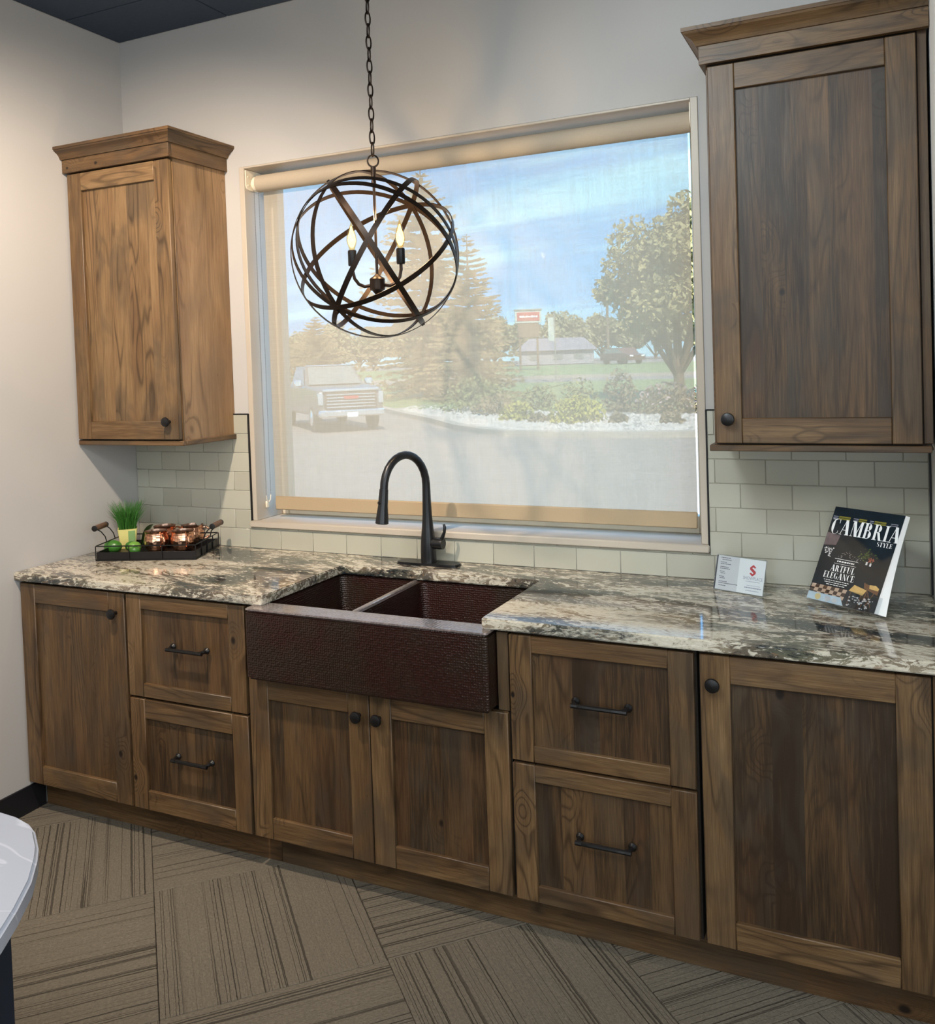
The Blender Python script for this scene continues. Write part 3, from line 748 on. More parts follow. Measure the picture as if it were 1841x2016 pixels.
# ================================================================== UPPER CABINETS
def upper(label, x0, x1, side, xdoor0, xdoor1, knx):
    c = thing('upper_cabinet', label, 'upper cabinet', ((x0+x1)/2, -.16, 1.365))
    MB().box(x0+.004, x1-.004, -.302, -.011 if side == 'R' else -.0005, 1.372, 2.50, .001, 's', .42).build('carcass', 'carcass_shade', c)
    if side == 'L':   # exposed end panel on the right
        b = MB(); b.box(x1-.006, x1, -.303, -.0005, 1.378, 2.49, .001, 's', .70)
        lab(b.build('end_panel', 'veneer', c), 'golden veneer side panel, lightened with painted-in light')
        MB().box(x1-.03, x1+.001, -.3045, -.300, 1.38, 2.45, .001, 'z', .55).build('face_strip', 'wood', c)
        bp = MB().box(x0, x1, -.300, -.011, 1.366, 1.373, .001, 'x', .6).build('bottom_panel', 'wood', c)
        rl = MB(); rl.box(x0, x1+.010, -.318, -.300, 1.360, 1.379, .002, 'x', .58); rl.box(x1-.010, x1+.012, -.300, -.0005, 1.360, 1.379, .002, 'r', .66)
    else:
        MB().box(x0, x0+.006, -.303, -.0125, 1.378, 2.49, .001, 's', .55).build('end_panel', 'wood', c)
        MB().box(x1-.022, x1, -.306, -.29, 1.384, 2.49, .001, 'z', .48).build('filler_strip', 'wood', c)
        bp = MB().box(x0, x1, -.300, -.011, 1.366, 1.373, .001, 'x', .6).build('bottom_panel', 'wood', c)
        rl = MB(); rl.box(x0-.012, x1-.004, -.322, -.300, 1.361, 1.379, .002, 'x', .45); rl.box(x0-.012, x0+.008, -.300, -.0125, 1.361, 1.379, .002, 'r', .5)
    rl.build('light_rail', 'wood', c)
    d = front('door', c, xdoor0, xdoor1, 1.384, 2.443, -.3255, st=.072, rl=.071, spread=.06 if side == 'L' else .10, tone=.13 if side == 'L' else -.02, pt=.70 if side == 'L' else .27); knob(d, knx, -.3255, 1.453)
    # frieze and crown: mitred profile swept round the front and the free side
    fb = MB(); e_ = .013
    if side == 'L':
        fb.box(x0-.002, x1+e_, -.337, -.318, 2.447, 2.515, .001, 'x', .5); fb.box(x1-.004, x1+e_, -.318, -.0005, 2.447, 2.515, .001, 'r', .55)
    else:
        fb.box(x0-e_, x1+.005, -.337, -.318, 2.449, 2.515, .001, 'x', .56); fb.box(x0-e_, x0+.004, -.318, -.0005, 2.449, 2.515, .001, 'r', .55)
    fb.build('frieze_board', 'wood', c)
    prof = [(.000, 2.500), (.006, 2.500), (.009, 2.507), (.014, 2.515), (.022, 2.522), (.034, 2.529), (.037, 2.535), (.040, 2.535), (.040, 2.546), (.000, 2.546)]
    cb = MB(); K = len(prof)
    xf = x1+e_ if side == 'L' else x0-e_
    sg = 1 if side == 'L' else -1
    xw = x0-.004 if side == 'L' else x1+.005
    A = [(xw, -.337-p, zz) for p, zz in prof]; B = [(xf+sg*p, -.337-p, zz) for p, zz in prof]; Cc = [(xf+sg*p, -.0005, zz) for p, zz in prof]
    fs = [(i, (i+1) % K, K+(i+1) % K, K+i) for i in range(K)]+[tuple(range(K)), tuple(range(K, 2*K))]
    cb.poly(A+B, fs, 0, 'x', .52, (3.3, 7+x0, 1)); cb.poly(B+Cc, fs, 0, 'r', .58, (9, 2+x0, 5))
    cb.build('crown_molding', 'wood', c, ang=25)
    return c
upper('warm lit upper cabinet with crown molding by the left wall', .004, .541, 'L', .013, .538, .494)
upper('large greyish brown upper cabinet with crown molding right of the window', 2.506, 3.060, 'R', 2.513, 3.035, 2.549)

# ================================================================== ROLLER SHADE
rs = thing('roller_shade', 'cream see-through roller shade covering the window', 'window shade', (1.52, .06, 1.06))
b = MB(); b.tube([(.668, .055, 2.394), (2.398, .055, 2.394)], .034, 24); lab(b.build('roller_tube', 'fabric_solid', rs), 'rolled tan fabric on a tube')
FY = .078
b = MB()
b.poly([(.672, FY-.0004, 1.10), (2.382, FY-.0004, 1.10), (2.382, FY-.0004, 2.395), (.672, FY-.0004, 2.395)], [(0, 1, 2, 3)])
b.build('fabric', 'fabric', rs, smooth=False)
MB().box(.672, 2.382, FY-.006, FY+.006, 1.060, 1.116, .004).build('hem_bar', 'hem', rs)
for s, x in ((1, WX0+JI), (-1, WX1-JI)):
    b = MB(); ol = rounded_poly([(.004, 2.366), (.098, 2.366), (.098, 2.446), (.004, 2.446)], [.022, .022, .004, .004], 5)
    b.prism(ol, x, x+s*.004, axis='x')
    for (yy, zz) in ((.018, 2.42), (.085, 2.42), (.018, 2.385)): b.lathe([(.004, 0), (.0035, s*.0015), (.001, s*.002)], (x+s*.004, yy, zz), 10, 'x')
    b.lathe([(.020, 0), (.020, s*.008), (.030, s*.009), (.030, s*.022)], (x+s*.004, .055, 2.394), 18, 'x')
    b.build('bracket', 'ivory', rs)
# bead chain on the left jamb
b = MB()
def bead(x, y, z, r):
    b.poly([(x+r, y, z), (x-r, y, z), (x, y+r, z), (x, y-r, z), (x, y, z+r), (x, y, z-r)], [(0, 2, 4), (2, 1, 4), (1, 3, 4), (3, 0, 4), (2, 0, 5), (1, 2, 5), (3, 1, 5), (0, 3, 5)])
for y in (.040, .070):
    zz = 2.365
    while zz > 1.12: bead(.653, y, zz, .0024); zz -= .0062
k = b.build('bead_chain', 'steel', rs, smooth=False); k['kind'] = 'stuff'
b = MB(); b.box(.640, .650, .046, .064, 1.070, 1.098, .003); b.tube([(.653, .040, 1.122), (.653, .044, 1.102), (.653, .055, 1.094), (.653, .066, 1.102), (.653, .070, 1.122)], .002, 6)
b.build('chain_tensioner', 'ivory', rs)

# ================================================================== PENDANT
GC = Vector((1.525, -.5, 1.9865)); GR = .2600
pd = thing('orb_pendant_light', 'dark bronze orb cage pendant light hanging before the window', 'pendant light', tuple(GC))
# ring frames in world space (unit major axis, unit second axis)
PB = Vector((-.5066, .8621, .0107))            # from the viewer's side of the orb to the window side
PRr = Vector((.9034, .4286, -.0343)); PRr = (PRr-PB*PRr.dot(PB)).normalized(); PU = PB.cross(PRr)*-1
if PU.z < 0: PU = -PU
rings = [((-.556, .831), (-.831, -.556), .045, .0), ((.49, .87), (-.87, .49), .105, -.0015), ((-.556, .831), (-.831, -.556), .985, .003),
         ((.2, -.98), (-.98, -.2), .70, -.001), ((.855, .518), (.518, -.855), .51, .0005),
         ((.92, -.39), (.39, .92), .75, -.002), ((-.90, .43), (.43, .90), .62, .002), ((.94, -.34), (-.34, -.94), .80, .0012)]
for (m2, p2, k, dr_) in rings:
    mv = (PRr*m2[0]+PU*m2[1]).normalized(); pv = (PRr*p2[0]+PU*p2[1]).normalized()
    wv_ = (pv*k-PB*math.sqrt(1-k*k)).normalized(); wv_ = (wv_-mv*wv_.dot(mv)).normalized(); nv = mv.cross(wv_)
    N = 72; pts = []
    for i in range(N):
        a = 2*PI*i/N; d_ = mv*math.cos(a)+wv_*math.sin(a)
        for (rr, ww) in ((GR+dr_+.0012, .0079), (GR+dr_-.0012, .0079), (GR+dr_-.0012, -.0079), (GR+dr_+.0012, -.0079)): pts.append(d_*rr+nv*ww)
    fs = [(i*4+j, i*4+(j+1) % 4, ((i+1) % N)*4+(j+1) % 4, ((i+1) % N)*4+j) for i in range(N) for j in range(4)]
    MB().poly(pts, fs).build('cage_ring', 'bronze', pd, world=False)
for q in ((-.556, .831, .05), (-.44, -.72, .53), (.44, .72, -.53), (.556, -.831, -.05)):
    d_ = (PRr*q[0]+PU*q[1]-PB*q[2]).normalized()
    MB().tube([d_*(GR-.008), d_*(GR+.007)], .0055, 10).build('rivet', 'bronze', pd, world=False)
b = MB(); b.tube([(0, 0, -.075), (0, 0, .215)], .0045, 8); b.tube([(0, 0, .212), (0, 0, .225), (0, 0, .228), (0, 0, .258), (0, 0, .268)], [.0075, .0075, .006, .0085, .0085], 10)
b.build('stem', 'bronze', pd, world=False)
b = MB(); b.lathe([(.0, -.135), (.006, -.133), (.008, -.126), (.013, -.120), (.016, -.116), (.0235, -.112), (.0245, -.104), (.0235, -.085), (.0245, -.080), (.022, -.076), (.012, -.070), (.006, -.064), (.0, -.06)], (0, 0, 0), 20, cap=False)
b.build('hub', 'bronze', pd, world=False)
ax = Vector((.93, .37, 0)).normalized()
for s in (-1, 1):
    off = Vector((0, 0, 0))
    a = MB(); P0 = ax*s
    pth = [P0*.02+Vector((0, 0, -.098)), P0*.04+Vector((0, 0, -.101)), P0*.058+Vector((0, 0, -.093)), P0*.071+Vector((0, 0, -.075)), P0*.076+Vector((0, 0, -.052)), P0*.076+Vector((0, 0, -.030))]
    a.tube(pth, .0052, 8); a.build('arm', 'bronze', pd, world=False)
    cx, cy = P0.x*.076, P0.y*.076
    MB().lathe([(.012, -.035), (.0135, -.032), (.0135, .012), (.0115, .014)], (cx, cy, 0), 14).build('candle_sleeve', 'black', pd, world=False)
    bl = lab(MB().lathe([(.0085, .014), (.0095, .020), (.0135, .032), (.0158, .044), (.0150, .056), (.0115, .070), (.0070, .083), (.0035, .093), (.0012, .101)], (cx, cy, 0), 14).build('candle_bulb', 'bulb_glass', pd, world=False), 'lit amber flame-tip bulb')
    MB().lathe([(.004, .022), (.0105, .033), (.0130, .045), (.0105, .060), (.0060, .074), (.0022, .088)], (cx, cy, 0), 10).build('filament', 'glow', bl, world=False)
    ld = bpy.data.lights.new('bulb_light', 'POINT'); ld.energy = 2.8; ld.color = (1, .70, .38); ld.shadow_soft_size = .016
    lo_ = bpy.data.objects.new('bulb_light', ld); COL.objects.link(lo_); lo_.parent = pd; lo_.location = (cx, cy, .048+.07)
# loop, chain, canopy
def oval(c, rx, rz, tube_r, ax_, n_=20):
    return MB().tube([Vector(c)+ax_*(rx*math.cos(2*PI*i/n_))+Vector((0, 0, rz*math.sin(2*PI*i/n_))) for i in range(n_)], tube_r, 6, closed=True)
oval((0, 0, .287), .017, .018, .0028, PRr).build('hanging_loop', 'bronze', pd, world=False)
zz = .323; i = 0
axA = (PRr*.80+PB*.60).normalized(); axB = (PRr*-.35+PB*.94).normalized()
while zz < 1.045:
    a_ = axB if i % 2 == 0 else axA
    oval((0, 0, zz), .0092, .0215, .0026, a_, 18).build('chain_link', 'bronze', pd, world=False)
    zz += .0365; i += 1
MB().lathe([(.062, 1.079), (.062, 1.070), (.050, 1.058), (.018, 1.050), (.008, 1.035), (.0, 1.033)], (0, 0, 0), 24).build('canopy', 'bronze', pd, world=False)

# ================================================================== TRAY WITH MUGS, PLANT, LIMES
TA = R(20.1); TCX, TCY = .3063, -.2145
ty = thing('wire_tray', 'black metal serving tray with wooden grip handles on the left counter', 'tray', (TCX, TCY, ZC), TA)
hw, hd = .199, .124
b = MB(); b.box(-hw, hw, -hd, hd, .002, .006, .001)
for (x0, x1, y0, y1) in ((-hw, hw, -hd, -hd+.002), (-hw, hw, hd-.002, hd), (-hw, -hw+.002, -hd, hd), (hw-.002, hw, -hd, hd)): b.box(x0, x1, y0, y1, .002, .034, .0006)
b.build('pan', 'black', ty, world=False)
b = MB()
for zz in (.003, .058):
    b.tube([(x, y, zz) for x, y in rounded_poly([(-hw-.002, -hd-.002), (hw+.002, -hd-.002), (hw+.002, hd+.002), (-hw-.002, hd+.002)], .006, 3)], .0024, 6, closed=True)
for (x, y) in ((-hw, -hd), (hw, -hd), (hw, hd), (-hw, hd), (-.066, -hd), (.066, -hd), (-.066, hd), (.066, hd), (hw, 0), (-hw, 0), (hw, -.06), (hw, .06)):
    sx = (1 if x > 0 else -1) if abs(x) == hw else 0; sy = (1 if y > 0 else -1) if abs(y) == hd else 0
    b.tube([(x+sx*.002, y+sy*.002, .001), (x+sx*.002, y+sy*.002, .058)], .0022, 6)
b.build('wire_rail', 'black', ty, world=False)
for s in (-1, 1):
    b = MB()
    pa = [(s*hw, .036, .058), (s*(hw+.006), .036, .080), (s*(hw+.022), .037, .100), (s*(hw+.040), .040, .112)]
    b.tube(pa+[(x, -y, z_) for x, y, z_ in reversed(pa)], .0024, 6)
    for y in (-.0495, .046): b.lathe([(.0102, 0), (.0118, .0005), (.0118, .003), (.0102, .0035)], (s*(hw+.043), y, .114), 14, 'y')
    hb = b.build('handle', 'black', ty, world=False)
    lab(MB().lathe([(.0095, -.046), (.011, -.043), (.0115, 0), (.011, .043), (.0095, .046)], (s*(hw+.043), 0, .114), 14, 'y').build('wooden_grip', 'grip', hb, world=False), 'turned wooden grip')
FZ = ZC+.0064
# pot with grass
pt = thing('potted_grass', 'green grass plant in a small yellow square pot on the tray', 'plant', (.098, -.172, FZ), R(45))
def sqpot(h0, h1, a0, a1, rc):
    b = MB(); L = []
    for (a_, zz) in ((a0, h0), (a1, h1), (a1-.004, h1), (a1-.005, h1-.012)):
        L.append([(x, y, zz) for x, y in rounded_poly([(-a_, -a_), (a_, -a_), (a_, a_), (-a_, a_)], rc, 3)])
    N = len(L[0]); pts = [p for q in L for p in q]
    fs = [(j*N+i, j*N+(i+1) % N, (j+1)*N+(i+1) % N, (j+1)*N+i) for j in range(3) for i in range(N)]+[tuple(range(N))]
    return b.poly(pts, fs)
o = sqpot(0, .080, .0300, .0385, .006).build('pot', 'pot', pt, world=False, fixn=False)
b = MB(); b.box(.002, .0295, -.0316, -.0298, .003, .077, .0006); b.xf(Matrix.Translation((0, .0, 0)) @ Matrix.Rotation(R(6.0), 4, 'X'))
lab(b.build('ribbon_label', 'potg', pt, world=False), 'translucent green band on the pot')
MB().box(-.033, .033, -.033, .033, .055, .069, .002).build('soil', 'soil', pt, world=False)
b = MB(); rg = random.Random(3)
for i in range(520):
    x = rg.uniform(-.030, .030); y = rg.uniform(-.030, .030); h_ = rg.uniform(.075, .14)
    lx = x*1.25+rg.gauss(0, .012); ly = y*1.25+rg.gauss(0, .012); wdt = rg.uniform(.0009, .0016)
    an = rg.uniform(0, PI); dx, dy = math.cos(an)*wdt, math.sin(an)*wdt
    P_ = []
    for q in (0, .5, 1):
        P_.append((x+lx*q*q, y+ly*q*q, .068+h_*q*(1-.08*q)))
    pts = []
    for (px, py, pz), k in zip(P_, (1, .9, .25)): pts += [(px-dx*k, py-dy*k, pz), (px+dx*k, py+dy*k, pz)]
    b.poly(pts, [(0, 1, 3, 2), (2, 3, 5, 4)])
o = b.build('grass_blades', 'grass', pt, world=False, fixn=False); o['kind'] = 'stuff'
# broad leaf leaning beside the pot
b = MB(); pts = []; fs = []
for i in range(9):
    q = i/8; wdt = .028*math.sin(PI*min(1, q*.92+.06))**.8
    cx, cy, cz = .002+.052*q, .004*q, .012+.085*math.sin(q*1.5)
    pts += [(cx, cy-wdt, cz+wdt*.25), (cx, cy, cz), (cx, cy+wdt, cz+wdt*.25)]
for i in range(8):
    for j in range(2): fs.append((i*3+j, i*3+j+1, i*3+j+4, i*3+j+3))
o = b.poly(pts, fs)
lf = thing('leaf', 'single broad dark green leaf standing between pot and copper mugs', 'leaf', (.165, -.165, FZ), R(15))
o = b.build('leaf_blade', 'leaf', lf, world=False)
MB().tube([(-.004, 0, .004), (.002, 0, .012), (.03, .002, .064), (.052, .004, .096)], .0014, 6).build('midrib', 'leaf', lf, world=False)
# mugs
mugs = [(.279, -.199, R(-22), 'front left copper mug on the tray, nearest the limes'), (.383, -.160, R(-30), 'front right copper mug on the tray, by its right end'),
        (.226, -.094, R(60), 'back left copper mug on the tray, half hidden behind others'), (.334, -.050, R(40), 'back right copper mug on the tray, against the tiles')]
mp = None
for (x, y, rz, lb_) in mugs:
    if mp is None:
        mp = thing('copper_mug', lb_, 'mug', (x, y, FZ), rz, 'hammered copper mugs on the tray')
        b = MB(); b.lathe([(.0, .0012), (.026, .001), (.031, .003), (.0385, .014), (.0445, .030), (.0460, .044), (.0445, .058), (.0415, .070), (.0405, .080), (.0425, .0865), (.0430, .088), (.0418, .0885)], (0, 0, 0), 36, cap=False)
        b.build('cup', 'copper', mp, world=False, ang=60)
        b = MB(); b.lathe([(.0418, .0885), (.0395, .080), (.0405, .070), (.0435, .058), (.0448, .044), (.0435, .030), (.0375, .015), (.030, .006), (.0, .005)], (0, 0, 0), 28, cap=False)
        b.build('lining', 'mug_in', mp, world=False, ang=60)
        b = MB(); b.tube([(.040, 0, .074), (.052, 0, .076), (.066, 0, .066), (.070, 0, .050), (.064, 0, .034), (.053, 0, .026), (.043, 0, .024)], [.004, .0042, .0045, .0045, .0042, .004, .0036], 10)
        b.build('handle', 'copper', mp, world=False, ang=60)
        mp.scale = (1.06, 1.06, .94)
    else:
        c = dup(mp); c.location = (x, y, FZ); c.rotation_euler = (0, 0, rz); c['label'] = lb_
# limes
def lime(x, y, r, l, rz, m_, lb_):
    b = MB(); pr = []
    for i in range(13):
        a = PI*i/12; rr = r*math.sin(a)**.9; hh = -math.cos(a)*l*.5
        if i in (0, 12): rr = .0006; hh *= 1.10
        elif i in (1, 11): hh *= 1.03; rr *= .8
        pr.append((max(rr, .0006), hh))
    b.lathe(pr, (0, 0, r), 20, 'x')
    o = tag(b.build('lime', m_, None, ang=60), lb_, 'lime', 'limes on the tray'); o.location = (x, y, FZ); o.rotation_euler = (0, 0, rz)
lime(.128, -.283, .026, .072, R(20), 'lime', 'largest dark green lime at the front left of the tray')
lime(.213, -.252, .0225, .052, R(60), 'lime2', 'pale green lime left of the front copper mug')
lime(.174, -.232, .020, .050, R(0), 'lime', 'small lime tucked in front of the yellow pot')
lime(.243, -.280, .0165, .040, R(45), 'lime', 'small green lime just in front of the front left mug')

# ================================================================== PRINT HELPERS
def arc(cx, cy, rx, ry, a0, a1, tmax, tmin=.02, n_=20, ph=PI):
    # crescent stroke: thickness varies, thickest at angle ph
    pts = []; fs = []
    for i in range(n_+1):
        a = a0+(a1-a0)*i/n_; k = max(tmin, tmax*max(0, math.cos(a-ph))**1.2)
        pts += [(cx+rx*math.cos(a), cy+ry*math.sin(a)), (cx+(rx-k)*math.cos(a), cy+(ry-max(tmin, k*.35))*math.sin(a))]
    for i in range(n_): fs.append((2*i, 2*i+1, 2*i+3, 2*i+2))
    return pts, fs
def rect(x0, y0, x1, y1): return [(x0, y0), (x1, y0), (x1, y1), (x0, y1)], [(0, 1, 2, 3)]
def para(xa, ya, xb, yb, t_): return [(xa, ya), (xa+t_, ya), (xb+t_, yb), (xb, yb)], [(0, 1, 2, 3)]
TH, TN = .25, .035
def serif(x, y, w_=.30): return rect(x-w_/2, y, x+w_/2, y+TN)
GLYPH = {
 'C': (.80, [arc(.44, .5, .40, .52, R(48), R(312), TH), rect(.68, .72, .715, .98), rect(.68, .06, .715, .22)]),
 'A': (.92, [para(.10, .0, .43, 1., .045), para(.62, .0, .36, 1., TH), rect(.22, .30, .66, .335), serif(.13, 0, .26), serif(.72, 0, .36)]),
 'M': (1.10, [rect(.13, 0, .165, 1), rect(.80, 0, 1.0, 1), para(.44, .0, .12, 1., TH), para(.50, 0, .80, 1, .04), serif(.15, 0, .26), serif(.90, 0, .36), rect(0.02, .965, .2, 1), rect(.8, .965, 1.08, 1)]),
 'B': (.80, [rect(.10, 0, .30, 1), arc(.36, .755, .28, .245, R(-90), R(90), TH, .03, 16, 0), arc(.38, .26, .34, .26, R(-90), R(90), TH, .03, 16, 0), rect(.02, 0, .42, TN), rect(.02, .965, .40, 1), rect(.3, .5, .4, .535)]),
 'R': (.88, [rect(.10, 0, .30, 1), arc(.36, .745, .30, .255, R(-90), R(90), TH, .03, 16, 0), para(.60, 0, .36, .5, .21), rect(.02, 0, .40, TN), rect(.02, .965, .40, 1), rect(.3, .49, .4, .525), rect(.60, 0, .90, TN)]),
 'I': (.44, [rect(.12, 0, .32, 1), rect(.02, 0, .42, TN), rect(.02, .965, .42, 1)]),
 'S': (.66, [arc(.33, .74, .27, .26, R(35), R(250), .16), arc(.33, .27, .29, .27, R(-145), R(70), .16, .02, 20, 0), para(.36, .42, .12, .64, .2)]),
 'T': (.74, [rect(.27, 0, .47, 1), rect(.02, .96, .72, 1), rect(.17, 0, .57, TN), rect(.02, .74, .05, 1), rect(.69, .74, .72, 1)]),
 'Y': (.80, [rect(.30, 0, .50, .48), para(.30, .45, .04, 1, .2), para(.46, .45, .70, 1, .04), rect(.2, 0, .6, TN), rect(0, .965, .34, 1), rect(.6, .965, .84, 1)]),
 'L': (.70, [rect(.10, 0, .30, 1), rect(.02, 0, .66, .04), rect(.02, .965, .40, 1), rect(.63, 0, .66, .28)]),
 'E': (.72, [rect(.10, 0, .30, 1), rect(.02, 0, .66, .04), rect(.02, .96, .64, 1), rect(.3, .48, .5, .52), rect(.63, 0, .66, .26), rect(.61, .76, .64, 1), rect(.49, .38, .52, .62)]),
 'F': (.68, [rect(.10, 0, .30, 1), rect(.02, 0, .40, TN), rect(.02, .96, .64, 1), rect(.3, .48, .5, .52), rect(.61, .74, .64, 1), rect(.49, .38, .52, .62)]),
 'U': (.86, [rect(.12, .26, .32, 1), rect(.68, .26, .715, 1), arc(.415, .27, .30, .27, R(180), R(360), .2), rect(.02, .965, .42, 1), rect(.58, .965, .82, 1)]),
 'G': (.86, [arc(.44, .5, .40, .52, R(48), R(318), TH), rect(.68, .72, .715, .98), rect(.56, .02, .76, .40), rect(.46, .39, .84, .425)]),
 'N': (.92, [rect(.13, 0, .165, 1), rect(.74, 0, .775, 1), para(.60, 0, .10, 1, .2), serif(.15, 0, .26), rect(.02, .965, .3, 1), rect(.62, .965, .9, 1)]),
}
def word(txt, h_, x, y, squeeze=1., gap=.04, zz=0., just='L'):
    b = MB(); wtot = sum(GLYPH[c][0]+gap for c in txt)*h_*squeeze
    x0 = x if just == 'L' else x-wtot
    for c in txt:
        adv, parts = GLYPH[c]
        for q, (pts, fs) in enumerate(parts): b.poly([(x0+px*h_*squeeze, y+py*h_, zz+q*.00001) for px, py in pts], fs)
        x0 += (adv+gap)*h_*squeeze
    return b
def flat(pts, zz): return MB().poly([(x, y, zz) for x, y in pts], [tuple(range(len(pts)))])
def stand_matrix(lean, dz):   # local page (x right, y up, z out of the page) to standing leaning page
    return Matrix.Translation((0, 0, dz)) @ Matrix.Rotation(PI/2-lean, 4, 'X')

# ================================================================== MAGAZINE IN ACRYLIC STAND
MW, MHt, LEAN = .226, .286, R(29.3)
mx, my = 2.7354, -.184; mrz = R(-34.1)
Mst = stand_matrix(LEAN, 0)
mh = thing('acrylic_easel', 'clear acrylic easel holding the magazine on the right counter', 'stand', (mx, my, ZC), mrz)
b = MB()
b.box(-.004, MW+.004, -.004, MHt*.93, -.0075, -.0050, .0008); b.box(-.004, MW+.004, -.004, 0.0, -.0075, .011, .0008); b.box(-.004, MW+.004, -.004, .046, .0095, .0115, .0008)
b.xf(Matrix.Translation((0, 0, .0078)) @ Mst)
b.build('holder_panel', 'acrylic', mh, world=False, smooth=False)
for x in (.004, MW-.006):
    b = MB(); b.prism([(.012, .0008), (.128, .0008), (.120, .19), (.108, .19)], x, x+.002, axis='x')
    b.build('back_leg', 'acrylic', mh, world=False, smooth=False)
mg = thing('magazine', 'dark covered CAMBRIA STYLE magazine standing in the acrylic easel', 'magazine', (mx, my, ZC), mrz)
MM = Matrix.Translation((0, 0, .0088)) @ Mst
def stuffed(o):
    if o.name.split('.')[0] in ('small_print', 'coverline', 'printed_checks', 'printed_bowls', 'printed_seat', 'printed_table', 'printed_plant', 'printed_flowers', 'printed_highlights'): o['kind'] = 'stuff'
    return o
def onpage(b, name, m_, parent=mg, fixn=False): b.xf(MM); return stuffed(b.build(name, m_, parent, world=False, smooth=False, fixn=fixn))
b = MB(); pts = []; fs = []; NY = 10
for j in range(NY+1):
    v = j/NY; sag = .015*(1-v)**2.2; y = v*(MHt-.001)+.001
    pts += [(.001, y, -.004), (.001, y, .0035), (MW-.001-.004, y, .0035), (MW+.002+sag, y, -.004-sag*.1)]
for j in range(NY):
    for i in range(4): fs.append((j*4+i, j*4+(i+1) % 4, j*4+4+(i+1) % 4, j*4+4+i))
fs += [(0, 1, 2, 3), tuple(NY*4+i for i in range(4))]
onpage(b.poly(pts, fs), 'page_block', 'paper', fixn=True)
b = MB(); pts = []; fs = []; NX, NY = 14, 10
for j in range(NY+1):
    for i in range(NX+1):
        u, v = i/NX, j/NY
        pts.append((u*(MW-.006-.006*(1-v)), v*MHt, .0042))
for j in range(NY):
    for i in range(NX): k = j*(NX+1)+i; fs.append((k, k+1, k+NX+2, k+NX+1))
cv = onpage(b.poly(pts, fs), 'cover', 'cover')
cv['label'] = 'dark photographic front cover'
Zc = .0050
o = onpage(word('CAMBRIA', .046, .0065, .203, .775, .035, Zc), 'masthead', 'white', cv)
onpage(word('STYLE', .0130, MW-.016, .186, .95, .05, Zc, 'R'), 'masthead_small', 'white', cv)
onpage(word('ARTFUL', .0185, .046, .093, .84, .04, Zc), 'headline', 'white', cv)
onpage(word('ELEGANCE', .0185, .030, .071, .80, .04, Zc), 'headline', 'white', cv)
b = MB()
for (x0, x1, y) in ((.036, .118, .064), (.040, .112, .058), (.048, .106, .052)):
    x = x0
    while x < x1: l = rnd.uniform(.004, .011); b.poly([(x, y, Zc), (min(x+l, x1), y, Zc), (min(x+l, x1), y+.0018, Zc), (x, y+.0018, Zc)], [(0, 1, 2, 3)]); x += l+.002
for (x0, x1, y, h_) in ((.050, .124, .130, .0012), (.052, .122, .116, .0008), (.006, .022, .246, .002)): b.poly([(x0, y, Zc), (x1, y, Zc), (x1, y+h_, Zc), (x0, y+h_, Zc)], [(0, 1, 2, 3)])
x = .060
while x < .114: l = rnd.uniform(.002, .008); b.poly([(x, .1215, Zc), (x+l, .1215, Zc), (x+l, .1255, Zc), (x, .1255, Zc)], [(0, 1, 2, 3)]); x += l+.002
onpage(b, 'small_print', 'white', cv)
MAT['yel'] = plain('yellow_print', (.20, .18, .02), .5); MAT['org'] = plain('orange_print', (.45, .24, .03), .5)
b = MB()
for (x0, x1) in ((.022, .060), (.088, .112), (.136, .172)):
    for y in (.254, .248): b.poly([(x0, y, Zc), (x1, y, Zc), (x1, y+.0042, Zc), (x0, y+.0042, Zc)], [(0, 1, 2, 3)])
onpage(b, 'coverline', 'yel', cv)
b = MB()
for (x0, x1) in ((.004, .020), (.070, .086), (.122, .134), (.186, .208)):
    for y in (.255, .250): b.poly([(x0, y, Zc), (x1, y, Zc), (x1, y+.002, Zc), (x0, y+.002, Zc)], [(0, 1, 2, 3)])
onpage(b, 'coverline', 'ink_grey', cv)
# printed picture: chequered floor, stool, table, plant, white flowers
MAT['pr_brown'] = plain('print_brown', (.045, .020, .014), .3); MAT['pr_pink'] = plain('print_pink', (.62, .42, .30), .3)
MAT['pr_tan'] = plain('print_tan', (.55, .36, .13), .3, var=.3, scl=90); MAT['pr_green'] = plain('print_green', (.05, .085, .025), .3, var=.5, scl=200)
MAT['pr_red'] = plain('print_red', (.34, .10, .07), .3); MAT['pr_wood'] = plain('print_wood', (.12, .06, .035), .3); MAT['pr_blue'] = plain('print_pale_blue', (.52, .64, .72), .3, var=.15, scl=60); MAT['pr_purple'] = plain('print_mauve', (.11, .085, .10), .3, var=.4, scl=80)
MAT['pr_yel'] = plain('print_sun', (.72, .55, .24), .3)
Zp = .0046
b1 = MB(); b2 = MB()
for j in range(4):
    y0 = .047-.010*j*1.05; y1 = y0-.010*1.05; sh_ = .004*j
    for i in range(10):
        x0 = .003+i*.0125-sh_*.4+(0); x1 = x0+.0125
        if x0 < .001 or x1 > .122-j*.003: continue
        (b1 if (i+j) % 2 else b2).poly([(x0, y1, Zp), (x1, y1, Zp), (x1+.002, y0, Zp), (x0+.002, y0, Zp)], [(0, 1, 2, 3)])
onpage(b1, 'printed_checks', 'pr_brown', cv); onpage(b2, 'printed_checks', 'pr_pink', cv)
onpage(flat([(.0, .0005), (.118, .0005), (.112, .010), (.104, .0225), (.0, .0225)], Zp+.0002), 'printed_band', 'pr_blue', cv)
b = MB(); pts = []
for i in range(24):
    a = 2*PI*i/24; r_ = .0105 if i % 2 else .008; pts.append((.034+r_*math.cos(a), .0115+r_*math.sin(a)))
